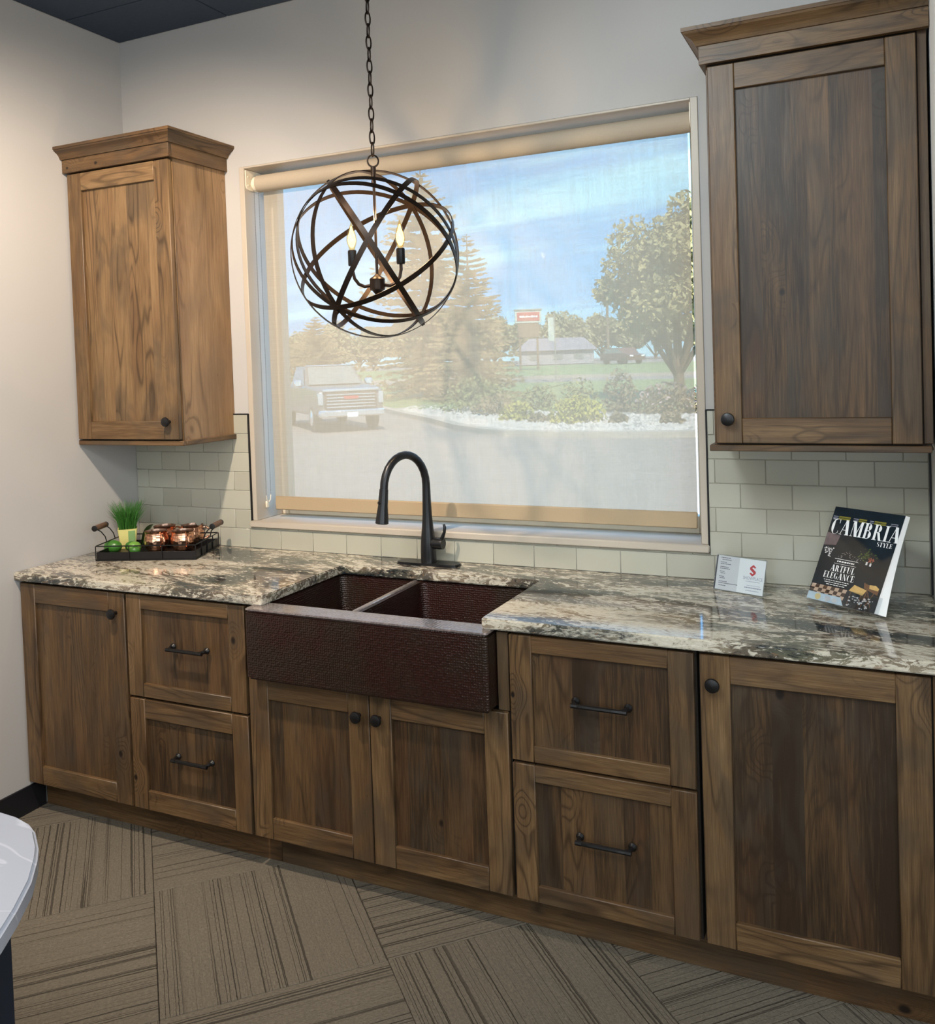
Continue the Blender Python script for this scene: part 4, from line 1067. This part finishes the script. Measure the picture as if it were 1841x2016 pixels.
onpage(flat(pts, Zp+.0004), 'printed_sun', 'pr_yel', cv)
b = MB()
for (x, y, r_) in ((.066, .011, .010), (.088, .010, .009)):
    b.poly([(x+r_*math.cos(2*PI*i/14), y+r_*.75*math.sin(2*PI*i/14), Zp+.0003) for i in range(14)], [tuple(range(14))])
onpage(b, 'printed_bowls', 'paper_grey', cv)
b = MB(); b.poly([(.122, .047, Zp), (.166, .041, Zp), (.174, .058, Zp), (.134, .066, Zp)], [(0, 1, 2, 3)]); b.poly([(.180, .064, Zp+.0002), (.206, .062, Zp+.0002), (.208, .069, Zp+.0002), (.196, .076, Zp+.0002), (.178, .074, Zp+.0002)], [(0, 1, 2, 3, 4)])
onpage(b, 'printed_seat', 'pr_tan', cv)
b = MB(); b.poly([(.164, .062, Zp), (.208, .050, Zp), (.209, .066, Zp), (.160, .078, Zp)], [(0, 1, 2, 3)])
for (xa, ya, xb, yb) in ((.168, .008, .174, .060), (.178, .010, .196, .055), (.196, .012, .176, .055), (.126, .010, .128, .046), (.160, .012, .160, .042)):
    b.poly([(xa, ya, Zp), (xa+.003, ya, Zp), (xb+.003, yb, Zp), (xb, yb, Zp)], [(0, 1, 2, 3)])
onpage(b, 'printed_table', 'pr_wood', cv)
b = MB(); rg = random.Random(11)
for i in range(60):
    x = .139+rg.gauss(0, .011); y = .153+rg.gauss(0, .009); r_ = rg.uniform(.001, .0035)
    b.poly([(x-r_, y, Zp), (x, y-r_*.6, Zp), (x+r_, y, Zp), (x, y+r_, Zp)], [(0, 1, 2, 3)])
onpage(b, 'printed_plant', 'pr_green', cv)
b = MB()
for i in range(16):
    x = .160+rg.gauss(0, .004); y = .143+rg.gauss(0, .004); b.poly([(x-.002, y, Zp), (x, y-.002, Zp), (x+.002, y, Zp), (x, y+.003, Zp)], [(0, 1, 2, 3)])
onpage(b, 'printed_flowers', 'pr_red', cv)
b = MB()
for i in range(26):
    x = .022+rg.gauss(0, .007); y = .150+rg.gauss(0, .007); r_ = rg.uniform(.001, .004); b.poly([(x-r_, y, Zp+.0001), (x, y-r_*.7, Zp+.0001), (x+r_, y, Zp+.0001), (x, y+r_, Zp+.0001)], [(0, 1, 2, 3)])
for i in range(40):
    x = rg.uniform(.05, .13); y = .143+.006*math.sin(x*90)+rg.gauss(0, .004); l = rg.uniform(.001, .004); b.poly([(x, y, Zp), (x+l, y+.0003, Zp), (x+l, y+.0008, Zp), (x, y+.0006, Zp)], [(0, 1, 2, 3)])
for (x, y) in ((.150, .128), (.162, .126)): b.poly([(x-.003, y, Zp+.0002), (x+.003, y, Zp+.0002), (x+.0025, y+.009, Zp+.0002), (x-.0025, y+.009, Zp+.0002)], [(0, 1, 2, 3)])
for i in range(34):
    x = rg.uniform(.122, .200); y = rg.uniform(.003, .034); r_ = rg.uniform(.0015, .004); b.poly([(x-r_, y, Zp+.0002), (x+r_*.6, y-.001, Zp+.0002), (x+r_, y+r_*.8, Zp+.0002), (x-r_*.6, y+r_, Zp+.0002)], [(0, 1, 2, 3)])
onpage(b, 'printed_highlights', 'paper_grey', cv)
b = MB(); b.poly([(.001, .165, Zp), (.040, .170, Zp), (.045, .200, Zp), (.001, .205, Zp)], [(0, 1, 2, 3)])
onpage(b, 'printed_hood', 'pr_purple', cv)

# ================================================================== CARD IN ACRYLIC STAND
cw, ch = .155, .104
cx_, cy_ = 2.465, -.131; crz = R(-20.4)
CL = R(17.6)
hs = thing('acrylic_sign_holder', 'small clear acrylic sign holder on the counter by the window', 'stand', (cx_, cy_, ZC), crz)
CM = Matrix.Translation((0, 0, .003)) @ Matrix.Rotation(PI/2-CL, 4, 'X')
b = MB(); b.box(-.004, cw+.003, -.001, ch+.003, -.004, -.002, .0005); b.box(-.004, cw+.003, -.001, ch+.003, .0015, .003, .0005); b.xf(CM)
b.build('holder_panel', 'acrylic', hs, world=False, smooth=False)
b = MB(); b.box(-.004, cw+.003, .0, .052, .0006, .0028, .0005)
b.build('foot', 'acrylic', hs, world=False, smooth=False)
b = MB(); b.box(-.0045, -.001, .0, ch, -.0018, .0012, .0004); b.xf(CM); lab(b.build('dark_edge', 'navy', hs, world=False, smooth=False), 'dark edge strip')
cd = thing('info_card', 'white SHOWPLACE card with red emblem and grey left half, in the small sign holder', 'card', (cx_, cy_, ZC), crz)
def oncard(b, name, m_, parent=cd, fixn=False): b.xf(CM); return stuffed(b.build(name, m_, parent, world=False, smooth=False, fixn=fixn))
cb_ = oncard(MB().box(0, cw, .001, ch, -.0016, -.0006, .0002), 'card_sheet', 'paper', fixn=True)
oncard(flat([(0, .001), (cw*.46, .001), (cw*.46, ch), (0, ch)], -.0004), 'grey_half', 'paper_grey', cb_)
b = MB()
for (x0, l, y) in ((.010, .030, .097), (.014, .030, .091), (.009, .020, .083), (.010, .032, .078), (.010, .028, .069), (.010, .030, .064), (.010, .016, .055), (.013, .014, .050), (.010, .014, .040), (.011, .016, .035), (.010, .022, .025), (.010, .062, .020), (.010, .022, .013)):
    x = x0
    while x < x0+l: d_ = rnd.uniform(.002, .006); b.poly([(x, y, -.0002), (x+d_, y, -.0002), (x+d_, y+.0022, -.0002), (x, y+.0022, -.0002)], [(0, 1, 2, 3)]); x += d_+.001
oncard(b, 'small_print', 'ink', cb_)
b = MB()
for (x0, l, y, h_) in ((.102, .040, .0255, .0012), (.096, .052, .018, .0030), (.100, .042, .010, .0018), (.098, .042, .037, .0016)):
    x = x0
    while x < x0+l: d_ = rnd.uniform(.0015, .006); b.poly([(x, y, -.0002), (x+d_, y, -.0002), (x+d_, y+h_, -.0002), (x, y+h_, -.0002)], [(0, 1, 2, 3)]); x += d_+.001
oncard(b, 'small_print', 'ink_grey', cb_)
# red folded S emblem
ex, ey, s_ = .1165, .070, .0105
em = [(.05, 1.75), (.95, 1.05), (.55, .75), (.10, 1.05), (-.25, .78), (.95, -.15), (.95, -.75), (-.0, -1.55), (-.95, -.80), (-.50, -.50), (-.02, -.88), (.30, -.60), (-.90, .35), (-.90, .95)]
oncard(flat([(ex+x*s_, ey+y*s_) for x, y in em], -.0002), 'emblem', 'red', cb_)
tcv = bpy.data.curves.new('showplace_text', 'FONT'); tcv.body = 'SHOWPLACE'; tcv.size = .0135; tcv.resolution_u = 3
to = bpy.data.objects.new('tmp_text', tcv); COL.objects.link(to)
dg = bpy.context.evaluated_depsgraph_get(); tm = bpy.data.meshes.new_from_object(to.evaluated_get(dg))
bpy.data.objects.remove(to)
xs = [v.co.x for v in tm.vertices]; wt = max(xs)-min(xs)
Mt = CM @ Matrix.Translation((.088, .043, -.0002)) @ Matrix.Diagonal((.062/wt, 1.0, 1, 1))
tm.transform(Mt); tm.materials.clear(); tm.materials.append(MAT['ink_grey']); tm.name = 'lettering'
o = bpy.data.objects.new('lettering', tm); COL.objects.link(o); o.parent = cb_

# ================================================================== ISLAND
il = thing('kitchen_island', 'dark island with rounded white veined quartz top at the lower left', 'island', (1.2, -2.6, 0))
edge = [(.75, -1.93), (1.2, -1.941), (1.45, -1.942), (1.592, -1.942), (1.640, -1.944), (1.672, -1.951), (1.705, -1.966), (1.752, -1.999), (1.779, -2.024), (1.820, -2.068), (1.860, -2.124), (1.891, -2.174), (1.93, -2.26), (1.96, -2.38), (1.965, -2.6), (1.965, -3.4), (.75, -3.4)]
bm = bmesh.new()
f = bm.faces.new([bm.verts.new((x-1.2, y+2.6, .884)) for x, y in edge]); r = bmesh.ops.extrude_face_region(bm, geom=[f])
for v_ in r['geom']:
    if isinstance(v_, bmesh.types.BMVert): v_.co.z = ZC
bmesh.ops.recalc_face_normals(bm, faces=bm.faces)
bmesh.ops.bevel(bm, geom=[e for e in bm.edges if abs(e.verts[0].co.z-e.verts[1].co.z) < 1e-6], offset=.005, segments=3, affect='EDGES')
me = bpy.data.meshes.new('quartz_top'); bm.to_mesh(me); bm.free(); me.materials.append(MAT['quartz'])
me.polygons.foreach_set('use_smooth', [True]*len(me.polygons)); me.set_sharp_from_angle(angle=R(40))
o = bpy.data.objects.new('quartz_top', me); COL.objects.link(o); o.parent = il
MB().box(.85, 1.690, -3.3, -2.005, 0.1, .884, .003).build('base_panel', 'navy', il)
MB().box(.90, 1.64, -3.25, -2.05, 0, .1, .003).build('plinth', 'navy', il)

# ================================================================== OUTSIDE
def gz(y):
    K = [(0, -.2), (20, -.2), (30.5, -.10), (45, .46), (50, .56), (75, 1.12), (80, 1.14), (120, 1.6), (400, 2.4)]
    for (a, za), (c_, zb) in zip(K[:-1], K[1:]):
        if y <= c_: return za+(zb-za)*max(0, (y-a))/(c_-a)
    return 3
def ground(name, m_, xl, xr, ys, dz, lb_):
    b = MB(); pts = []
    for y in ys: pts += [(xl(y), y, gz(y)+dz), (xr(y), y, gz(y)+dz)]
    b.poly(pts, [(2*i, 2*i+1, 2*i+3, 2*i+2) for i in range(len(ys)-1)])
    return b.build(name, m_, smooth=False)
L_ = lambda y: -60-2*y
R_ = lambda y: 60+1.2*y
o = ground('ground', 'asphalt', L_, R_, [.241, 10, 20, 30.5, 45, 50, 75, 80, 120, 400], -.02, '')
GRD = tag(o, kind='structure')
CURB = [(-60, 60), (-30, 42), (-18.5, 32), (-14.9, 28.2), (-12.4, 25.3), (-10.0, 22.7), (-7.9, 20.1), (-6.5, 18.75), (-5.6, 18.1), (-2.9, 17.75), (-.7, 18.0), (3, 18.5), (14, 20), (60, 28)]
def strip(line, w0, w1, dz, h_):
    b = MB(); pts = []; N = len(line)
    for i, (x, y) in enumerate(line):
        a = Vector(line[max(0, i-1)]); c_ = Vector(line[min(N-1, i+1)]); d_ = (c_-a).normalized(); nn = Vector((-d_.y, d_.x))
        for ww, zz in ((w0, 0), (w0, h_), (w1, h_), (w1, 0)):
            p = Vector((x, y))+nn*ww; pts.append((p.x, p.y, gz(p.y)+dz+zz))
    fs = [(i*4+j, i*4+j+1, (i+1)*4+j+1, (i+1)*4+j) for i in range(N-1) for j in range(3)]
    return b.poly(pts, fs)
strip(CURB, -.1, .25, -.03, .16).build('curb', 'concrete', GRD, smooth=False)
b = MB(); pts = []
for (x, y) in CURB: pts += [(x, y+.2, gz(y)+.05), (x*1.02, y+9, gz(y+9)+.05)]
b.poly(pts, [(2*i, 2*i+2, 2*i+3, 2*i+1) for i in range(len(CURB)-1)])
bed = b.build('rock_bed', 'gravel', GRD, smooth=False)
rg = random.Random(5); b = MB()
for i in range(3600):
    k = rg.random(); seg = rg.uniform(3.2, 10.4); j = int(seg); q = seg-j
    x = CURB[j][0]*(1-q)+CURB[j+1][0]*q; y = CURB[j][1]*(1-q)+CURB[j+1][1]*q+.4+rg.random()**1.4*6
    r_ = rg.uniform(.05, .13); zz = gz(y)+.05
    P6 = [(r_, 0, .0), (-r_, 0, .0), (0, r_*.8, .0), (0, -r_*.8, .0), (r_*.2, 0, r_*.7), (0, 0, -r_*.3)]
    an = rg.uniform(0, PI); ca, sa = math.cos(an), math.sin(an)
    b.poly([(x+px*ca-py*sa, y+px*sa+py*ca, zz+pz) for px, py, pz in P6], [(0, 2, 4), (2, 1, 4), (1, 3, 4), (3, 0, 4)])
o = b.build('rocks', plain('rock', (.42, .40, .375), .9, var=.3, scl=3), bed, smooth=False); o['kind'] = 'stuff'
def lawn(name, x0, y0, x1, y1, lb_, m_='lawn'):
    b = MB(); ys = [y0+(y1-y0)*i/6 for i in range(7)]; pts = []
    for y in ys: pts += [(x0, y, gz(y)+.06), (x1, y, gz(y)+.06)]
    b.poly(pts, [(2*i, 2*i+1, 2*i+3, 2*i+2) for i in range(6)])
    return b.build(name, m_, GRD, smooth=False)
lawn('lawn', -12, 26.5, 30, 44.5, 'near green lawn strip behind the shrub bed')
lawn('lawn', -90, 52, 70, 82, 'far sloping green lawn across the street')
b = MB(); b.poly([(-60, 34, gz(34)+.07), (-14.5, 28.8, gz(29)+.07), (-11.5, 27, gz(27)+.07), (-12, 44, gz(44)+.07), (-60, 44, gz(44)+.07)], [(0, 1, 2, 3, 4)])
o = b.build('lawn', 'lawn', GRD, smooth=False)
MB().box(-80, 40, 50.6, 51.0, gz(50.8)-.1, gz(50.8)+.16, 0).build('curb', 'concrete', GRD)

def leafcloud(rg, n_, samp, size, flatz=.0):
    b = MB()
    for i in range(n_):
        x, y, z = samp(rg)
        s = size*rg.uniform(.6, 1.4)
        a = Vector((rg.gauss(0, 1), rg.gauss(0, 1), rg.gauss(0, 1)-0)).normalized()
        c_ = a.orthogonal().normalized(); d_ = a.cross(c_)
        an = rg.uniform(0, PI); e1 = c_*math.cos(an)+d_*math.sin(an); e2 = a.cross(e1)
        p = Vector((x, y, z))
        b.poly([p-e1*s, p-e2*s*.55, p+e1*s, p+e2*s*.55], [(0, 1, 2, 3)])
    return b
def spruce(name, lb_, x, y, h_, r_, seed, m_, group=None, dens=1.0):
    rg = random.Random(seed); t_ = thing(name, lb_, 'tree', (x, y, gz(y)), 0, group)
    MB().tube([(0, 0, -.05), (0, 0, h_*.5), (0, 0, h_*.98)], [.02*h_, .012*h_, .002*h_], 8).build('trunk', 'bark', t_, world=False)
    b = MB(); lv = int(34*dens)
    for i in range(lv):
        q = (i+rg.uniform(0, .6))/lv; zz = h_*(.05+.93*q); rr = r_*(1-q)**.82+.06
        for k in range(int(13-6*q)):
            an = rg.uniform(0, 2*PI); L = rr*rg.uniform(.62, 1.12)
            d_ = Vector((math.cos(an), math.sin(an), 0)); sd_ = Vector((-d_.y, d_.x, 0))
            dz = -.22*L+ .30*L*q
            for s in range(7):
                f_ = (s+.7)/7; p = d_*(L*f_)+Vector((0, 0, zz+dz*f_+.10*L*f_*f_))
                l2 = (.16+.22*(1-f_))*min(L, 1.6)*.75+.05
                for sg in (-1, 1):
                    e1 = (d_*.75+sd_*sg*.7+Vector((0, 0, rg.uniform(-.35, .1)))).normalized()*l2; wd_ = Vector((0, 0, l2*.20))+d_*l2*.10
                    b.poly([p-wd_, p+e1*.6-wd_*1.0, p+e1, p+e1*.55+wd_*.7, p+wd_*.6], [(0, 1, 2, 3, 4)])
    o = b.build('foliage', m_, t_, smooth=False, world=False, fixn=False); return t_
def broadleaf(name, lb_, x, y, h_, r_, seed, m_, n_=5000, lf_=.11, trunk=.3, group=None, sx=1.0):
    rg = random.Random(seed); t_ = thing(name, lb_, 'tree', (x, y, gz(y)), 0, group)
    b = MB(); b.tube([(0, 0, -.05), (.03, 0, h_*trunk*.6), (0, 0, h_*trunk), (0, 0, h_*.7)], [.030*h_, .024*h_, .022*h_, .006*h_], 8)
    for k in range(6):
        an = k*1.05+.3; b.tube([(0, 0, h_*(trunk-.05)), (math.cos(an)*r_*.3, math.sin(an)*r_*.3, h_*(trunk+.12)), (math.cos(an)*r_*.6, math.sin(an)*r_*.6, h_*(trunk+.3))], [.014*h_, .010*h_, .004*h_], 6)
    b.build('trunk', 'bark', t_, world=False)
    blobs = []
    for k in range(40):
        v = Vector((rg.gauss(0, 1), rg.gauss(0, 1), rg.gauss(0, 1))).normalized()*rg.uniform(.25, .85)
        zz = h_*(trunk+.05)+ (h_*(1-trunk)*.95)*(v.z*.5+.5)
        wd = 1-.45*max(0, v.z)
        blobs.append((v.x*r_*wd*sx, v.y*r_*wd, zz, r_*rg.uniform(.22, .36)))
    def samp(g):
        q = g.choice(blobs); v = Vector((g.gauss(0, 1), g.gauss(0, 1), g.gauss(0, 1))).normalized()*q[3]*g.random()**.35
        return q[0]+v.x, q[1]+v.y, q[2]+v.z*.85
    leafcloud(rg, n_, samp, lf_).build('foliage', m_, t_, smooth=False, world=False, fixn=False)
    return t_
def bush(name, lb_, x, y, h_, r_, seed, m_, n_=700, lf_=.07, m2=None, cat='shrub', group=None):
    rg = random.Random(seed); t_ = thing(name, lb_, cat, (x, y, gz(y)+.04), 0, group)
    def samp(g):
        v = Vector((g.gauss(0, 1), g.gauss(0, 1), abs(g.gauss(0, 1)))).normalized()*g.random()**.4
        return v.x*r_, v.y*r_, v.z*h_
    leafcloud(rg, n_, samp, lf_).build('foliage', m_, t_, smooth=False, world=False, fixn=False)
    b = MB()
    for k in range(5): an = k*1.26; b.tube([(0, 0, -.05), (math.cos(an)*r_*.5, math.sin(an)*r_*.5, h_*.6)], .012, 5)
    b.build('stem', 'bark', t_, world=False)
    if m2:
        def s2(g):
            v = Vector((g.gauss(0, 1), g.gauss(0, 1), abs(g.gauss(0, 1))+.4)).normalized(); return v.x*r_, v.y*r_, v.z*h_*1.02
        leafcloud(rg, n_//5, s2, lf_*.8).build('flowers', m2, t_, smooth=False, world=False, fixn=False)
    return t_
spruce('spruce_tree', 'tall spruce behind the shade, seen through the orb pendant', -15.9, 34, 10.9, 4.6, 1, 'spruce', dens=1.25)
spruce('spruce_tree', 'shorter spruce in front of the tall one, right of the pendant', -13.0, 32.5, 7.4, 2.5, 2, 'spruce2')
spruce('spruce_tree', 'low spruce behind the parked pickup truck', -20.6, 32.0, 4.2, 2.6, 4, 'spruce2')
broadleaf('shade_tree', 'round leafy tree at the right edge of the window', -3.75, 30.5, 8.3, 3.0, 5, 'tree', n_=17000, lf_=.125, trunk=.17)
bushes = [(-10.2, 27.0, 1.3, 1.5, 'bush', None, 'wide pale green shrub left of the rock bed', 900), (-8.0, 27.2, 1.0, .75, 'bush', None, 'grey green shrub right of the wide pale one', 500),
          (-8.8, 25.2, .7, .9, 'bushb', None, 'low brownish shrub at the left end of the rocks', 500),
          (-6.6, 27.4, 1.15, .8, 'bush', None, 'round olive shrub behind the rock bed middle', 600), (-7.0, 22.6, .6, .62, 'bushy', None, 'low yellow green shrub in the rocks, left one', 450),
          (-4.9, 21.8, .75, .85, 'bushy', 'bushy', 'larger yellow flowering shrub amid the rocks', 700), (-4.75, 26.0, 1.45, .62, 'bushb', None, 'tall reddish brown shrub behind the yellow one', 600),
          (-3.1, 25.4, .95, 1.05, 'bushb', 'bushp', 'pink flowering shrub left of the leafy tree trunk', 900), (-1.5, 25.2, 1.1, 1.0, 'bushb', 'bushp', 'pink flowering shrub right of the leafy tree trunk', 900),
          (-6.0, 21.6, .32, .32, 'bushb', None, 'small dry tuft left of the yellow shrub', 200), (-3.6, 21.4, .32, .30, 'bushb', None, 'small dry tuft right of the yellow shrub', 200),
          (-2.1, 21.2, .34, .34, 'bushb', None, 'small dry tuft furthest right in the rocks', 200)]
for i, (x, y, h_, r_, m_, m2, lb_, n_) in enumerate(bushes): bush('shrub', lb_, x, y, h_, r_, 20+i, m_, n_, .075, m2)
rg = random.Random(9)
protos = []
for i in range(46):
    x = -88+i*2.9+rg.uniform(-1, 1); y = 112+rg.uniform(-5, 12)
    if i < 3:
        q = broadleaf('far_tree', 'distant tree in the hazy treeline on the horizon', x, y, 7.6, 3.6, 60+i, 'far', n_=2200, lf_=.36, trunk=.08, group='trees on the horizon', sx=1.2); protos.append(q)
    else: q = dup(rg.choice(protos))
    q.location = (x, y, gz(y)); s = rg.uniform(.70, .98); q.scale = (s, s, s); q.rotation_euler = (0, 0, rg.uniform(0, 6))
# pole sign
t_ = thing('pole_sign', 'red and white roadside sign on a brown base, seen through the shade', 'sign', (-22.45, 65, gz(65)), R(25))
z0 = gz(65)
MB().box(-1.05, 1.05, -.25, .25, 4.75-z0, 5.75-z0, .02).build('sign_cabinet', 'banner', t_, world=False)
MB().box(-.9, .9, -.28, -.24, 4.90-z0, 5.60-z0, .01).build('sign_face', 'signred', t_, world=False)
b = MB(); x = -.7
while x < .68: l = rg.uniform(.08, .2); hh = rg.uniform(.10, .16); b.box(x, x+l, -.295, -.278, 5.18-z0, 5.18-z0+hh, 0); x += l+.03
b.build('lettering', 'white', t_, world=False)
MB().box(-.85, .85, -.2, .2, 3.6-z0, 4.75-z0, .02).build('sign_panel', 'signbrown', t_, world=False)
MB().box(-1.1, 1.1, -.3, .3, 5.72-z0, 5.86-z0, .02).build('sign_roof', 'post', t_, world=False)
for x in (-.7, .7): MB().box(x-.08, x+.08, -.08, .08, 0, 3.62-z0, .01).build('sign_post', 'signbrown', t_, world=False)
t_ = thing('banner_pole', 'thin pole with a pale vertical banner right of the red sign', 'pole', (-13.42, 45, gz(45)), R(20))
MB().tube([(0, 0, 0), (0, 0, 3.9)], .035, 8).build('pole', 'post', t_, world=False)
MB().box(-.36, -.03, -.012, .012, 2.3, 3.6, .004).build('banner', 'banner', t_, world=False)
MB().box(-.40, .06, -.02, .02, 3.60, 3.66, .005).build('crossbar', 'post', t_, world=False)
t_ = thing('utility_pole', 'wooden utility pole with two crossarms left of the leafy tree', 'pole', (-20.1, 80, gz(80)), R(35))
MB().tube([(0, 0, 0), (0, 0, 8.9)], [.16, .11], 8).build('pole', 'bark', t_, world=False)
for zz, s in ((7.9, 1.15), (6.4, 1.5)):
    b = MB(); b.box(-s, s, -.06, .06, zz, zz+.13, .01); b.build('crossarm', 'bark', t_, world=False)
    b = MB(); b.tube([(0, -.08, zz-.6), (s*.7, -.08, zz)], .025, 5); b.tube([(0, -.08, zz-.6), (-s*.7, -.08, zz)], .025, 5); b.build('brace', 'bark', t_, world=False)
# far house and a car
t_ = thing('far_house', 'low grey building far behind the lawn', 'building', (-29.3, 92, gz(92)), R(18))
MB().box(-4, 4, -3, 3, 0, 1.6, .02).build('wall', 'stucco', t_, world=False)
MB().poly([(-4.4, -3.4, 1.5), (4.4, -3.4, 1.5), (4.4, 3.4, 1.5), (-4.4, 3.4, 1.5), (-3.0, 0, 2.9), (3.0, 0, 2.9)], [(0, 1, 5, 4), (1, 2, 5), (2, 3, 4, 5), (3, 0, 4), (0, 1, 2, 3)]).build('roof', 'roof', t_, world=False, smooth=False)
for x in (-2.4, .2, 2.4): MB().box(x-.5, x+.5, -3.04, -2.98, .5, 1.3, .01).build('window', 'truckg', t_, world=False)
def car(name, lb_, loc, rz, paint_):
    t_ = thing(name, lb_, 'car', loc, rz)
    prof = [(-2.2, .35), (2.2, .35), (2.25, .8), (1.3, .95), (.7, 1.45), (-1.2, 1.48), (-1.9, .98), (-2.25, .9)]
    b = MB(); b.prism(prof, -.85, .85, axis='y'); b.build('body', paint_, t_, world=False, smooth=False)
    b = MB(); b.prism([(1.22, .98), (.68, 1.40), (-1.15, 1.42), (-1.75, 1.0)], -.865, .865, axis='y'); b.build('windows', 'truckg', t_, world=False, smooth=False)
    for x in (-1.4, 1.4):
        for y in (-.75, .75): MB().lathe([(.33, -.11), (.34, 0), (.33, .11)], (x, y, .34), 14, 'y').build('wheel', 'tyre', t_, world=False)
    for y in (-.6, .6): MB().box(2.20, 2.27, y-.18, y+.18, .65, .8, .02).build('headlight', 'white', t_, world=False)
car('parked_car', 'dark red car parked beyond the far lawn', (-17.75, 76, gz(76)+.02), R(-40), 'carred')

# ---------------- pickup truck
hx, hy = .734, -.679
TRX, TRY = -10.9, 19.3
t_ = thing('pickup_truck', 'grey pickup truck with chrome grille facing the window', 'truck', (TRX-hx*2.6, TRY-hy*2.6, gz(20)), math.atan2(hy, hx))
def prof_body(b, prof, y0, y1, tuck=.0): b.prism(prof, y0, y1, axis='y')
b = MB()   # lower body and hood (front at +x)
prof_body(b, [(-3.0, .48), (2.35, .48), (2.55, .60), (2.58, 1.00), (2.50, 1.20), (2.30, 1.27), (1.05, 1.33), (-3.0, 1.33)], -.98, .98)
bd = b.build('body', 'truck', t_, world=False)
bv = bd.modifiers.new('bevel', 'BEVEL'); bv.width = .06; bv.segments = 2
b = MB()
top = [(.85, 1.30, .92), (-1.35, 1.30, .92), (-1.15, 1.93, .76), (.10, 1.93, .76)]
pts = [(x, -hw_, zz) for x, zz, hw_ in top]+[(x, hw_, zz) for x, zz, hw_ in top]
b.poly(pts, [(0, 1, 2, 3), (4, 7, 6, 5), (0, 3, 7, 4), (1, 5, 6, 2), (2, 6, 7, 3), (0, 4, 5, 1)]); cbn = b.build('cab', 'truck', t_, world=False, smooth=False)
b = MB(); b.poly([(.845, -.82, 1.345), (.845, .82, 1.345), (.165, .69, 1.885), (.165, -.69, 1.885)], [(0, 1, 2, 3)])
for v_i in range(4): b.v[v_i] = (b.v[v_i][0]+.02, b.v[v_i][1], b.v[v_i][2]+.02)
b.build('windshield', 'truckg', t_, world=False, smooth=False)
for s in (-1, 1):
    b = MB(); b.poly([(.62, s*.925, 1.36), (-1.2, s*.925, 1.36), (-1.08, s*.795, 1.84), (.08, s*.795, 1.84)], [(0, 1, 2, 3)]); b.build('side_window', 'truckg', t_, world=False, smooth=False)
MB().box(.02, .14, -.74, .74, 1.915, 1.96, .02).build('roof_edge', 'chrome', t_, world=False)
gr = MB().box(2.55, 2.60, -.78, .78, .66, 1.18, .02).build('grille', 'grille', t_, world=False)
for zz in (.72, .81, .90, .99, 1.08): MB().box(2.595, 2.63, -.72, .72, zz-.019, zz+.019, .008).build('grille_bar', 'chrome', gr, world=False)
MB().box(2.56, 2.64, -.84, .84, 1.17, 1.25, .02).build('grille_trim', 'chrome', gr, world=False)
lab(MB().box(2.63, 2.642, -.22, .22, .945, 1.035, .005).build('badge_plate', 'signred', gr, world=False), 'dull red grille badge')
for s in (-1, 1):
    b = MB(); b.prism(rounded_poly([(s*.83, .80), (s*.97, .80), (s*.97, 1.14), (s*.83, 1.14)], .03, 3), 2.50, 2.60, axis='x'); b.build('headlight', 'chrome', t_, world=False)
    MB().box(.55, .72, s*1.12-.12, s*1.12+.12, 1.30, 1.52, .04).build('mirror', 'chrome', t_, world=False)
MB().box(2.50, 2.72, -.98, .98, .44, .64, .04).build('bumper', 'chrome', t_, world=False)
MB().box(2.715, 2.735, -.16, .16, .42, .56, .01).build('license_plate', 'white', t_, world=False)
for x in (1.75, -1.85):
    for s in (-1, 1):
        wh = MB().lathe([(.30, -.12), (.40, -.10), (.41, 0), (.40, .10), (.30, .12)], (x, s*.87, .41), 20, 'y').build('wheel', 'tyre', t_, world=False)
        MB().lathe([(.24, s*.11), (.24, s*.125), (.10, s*.13), (.06, s*.15)], (x, s*.87, .41), 16, 'y').build('hub', 'chrome', wh, world=False)
MB().box(-3.06, -2.98, -.95, .95, .55, 1.36, .03).build('tailgate', 'truck', t_, world=False)
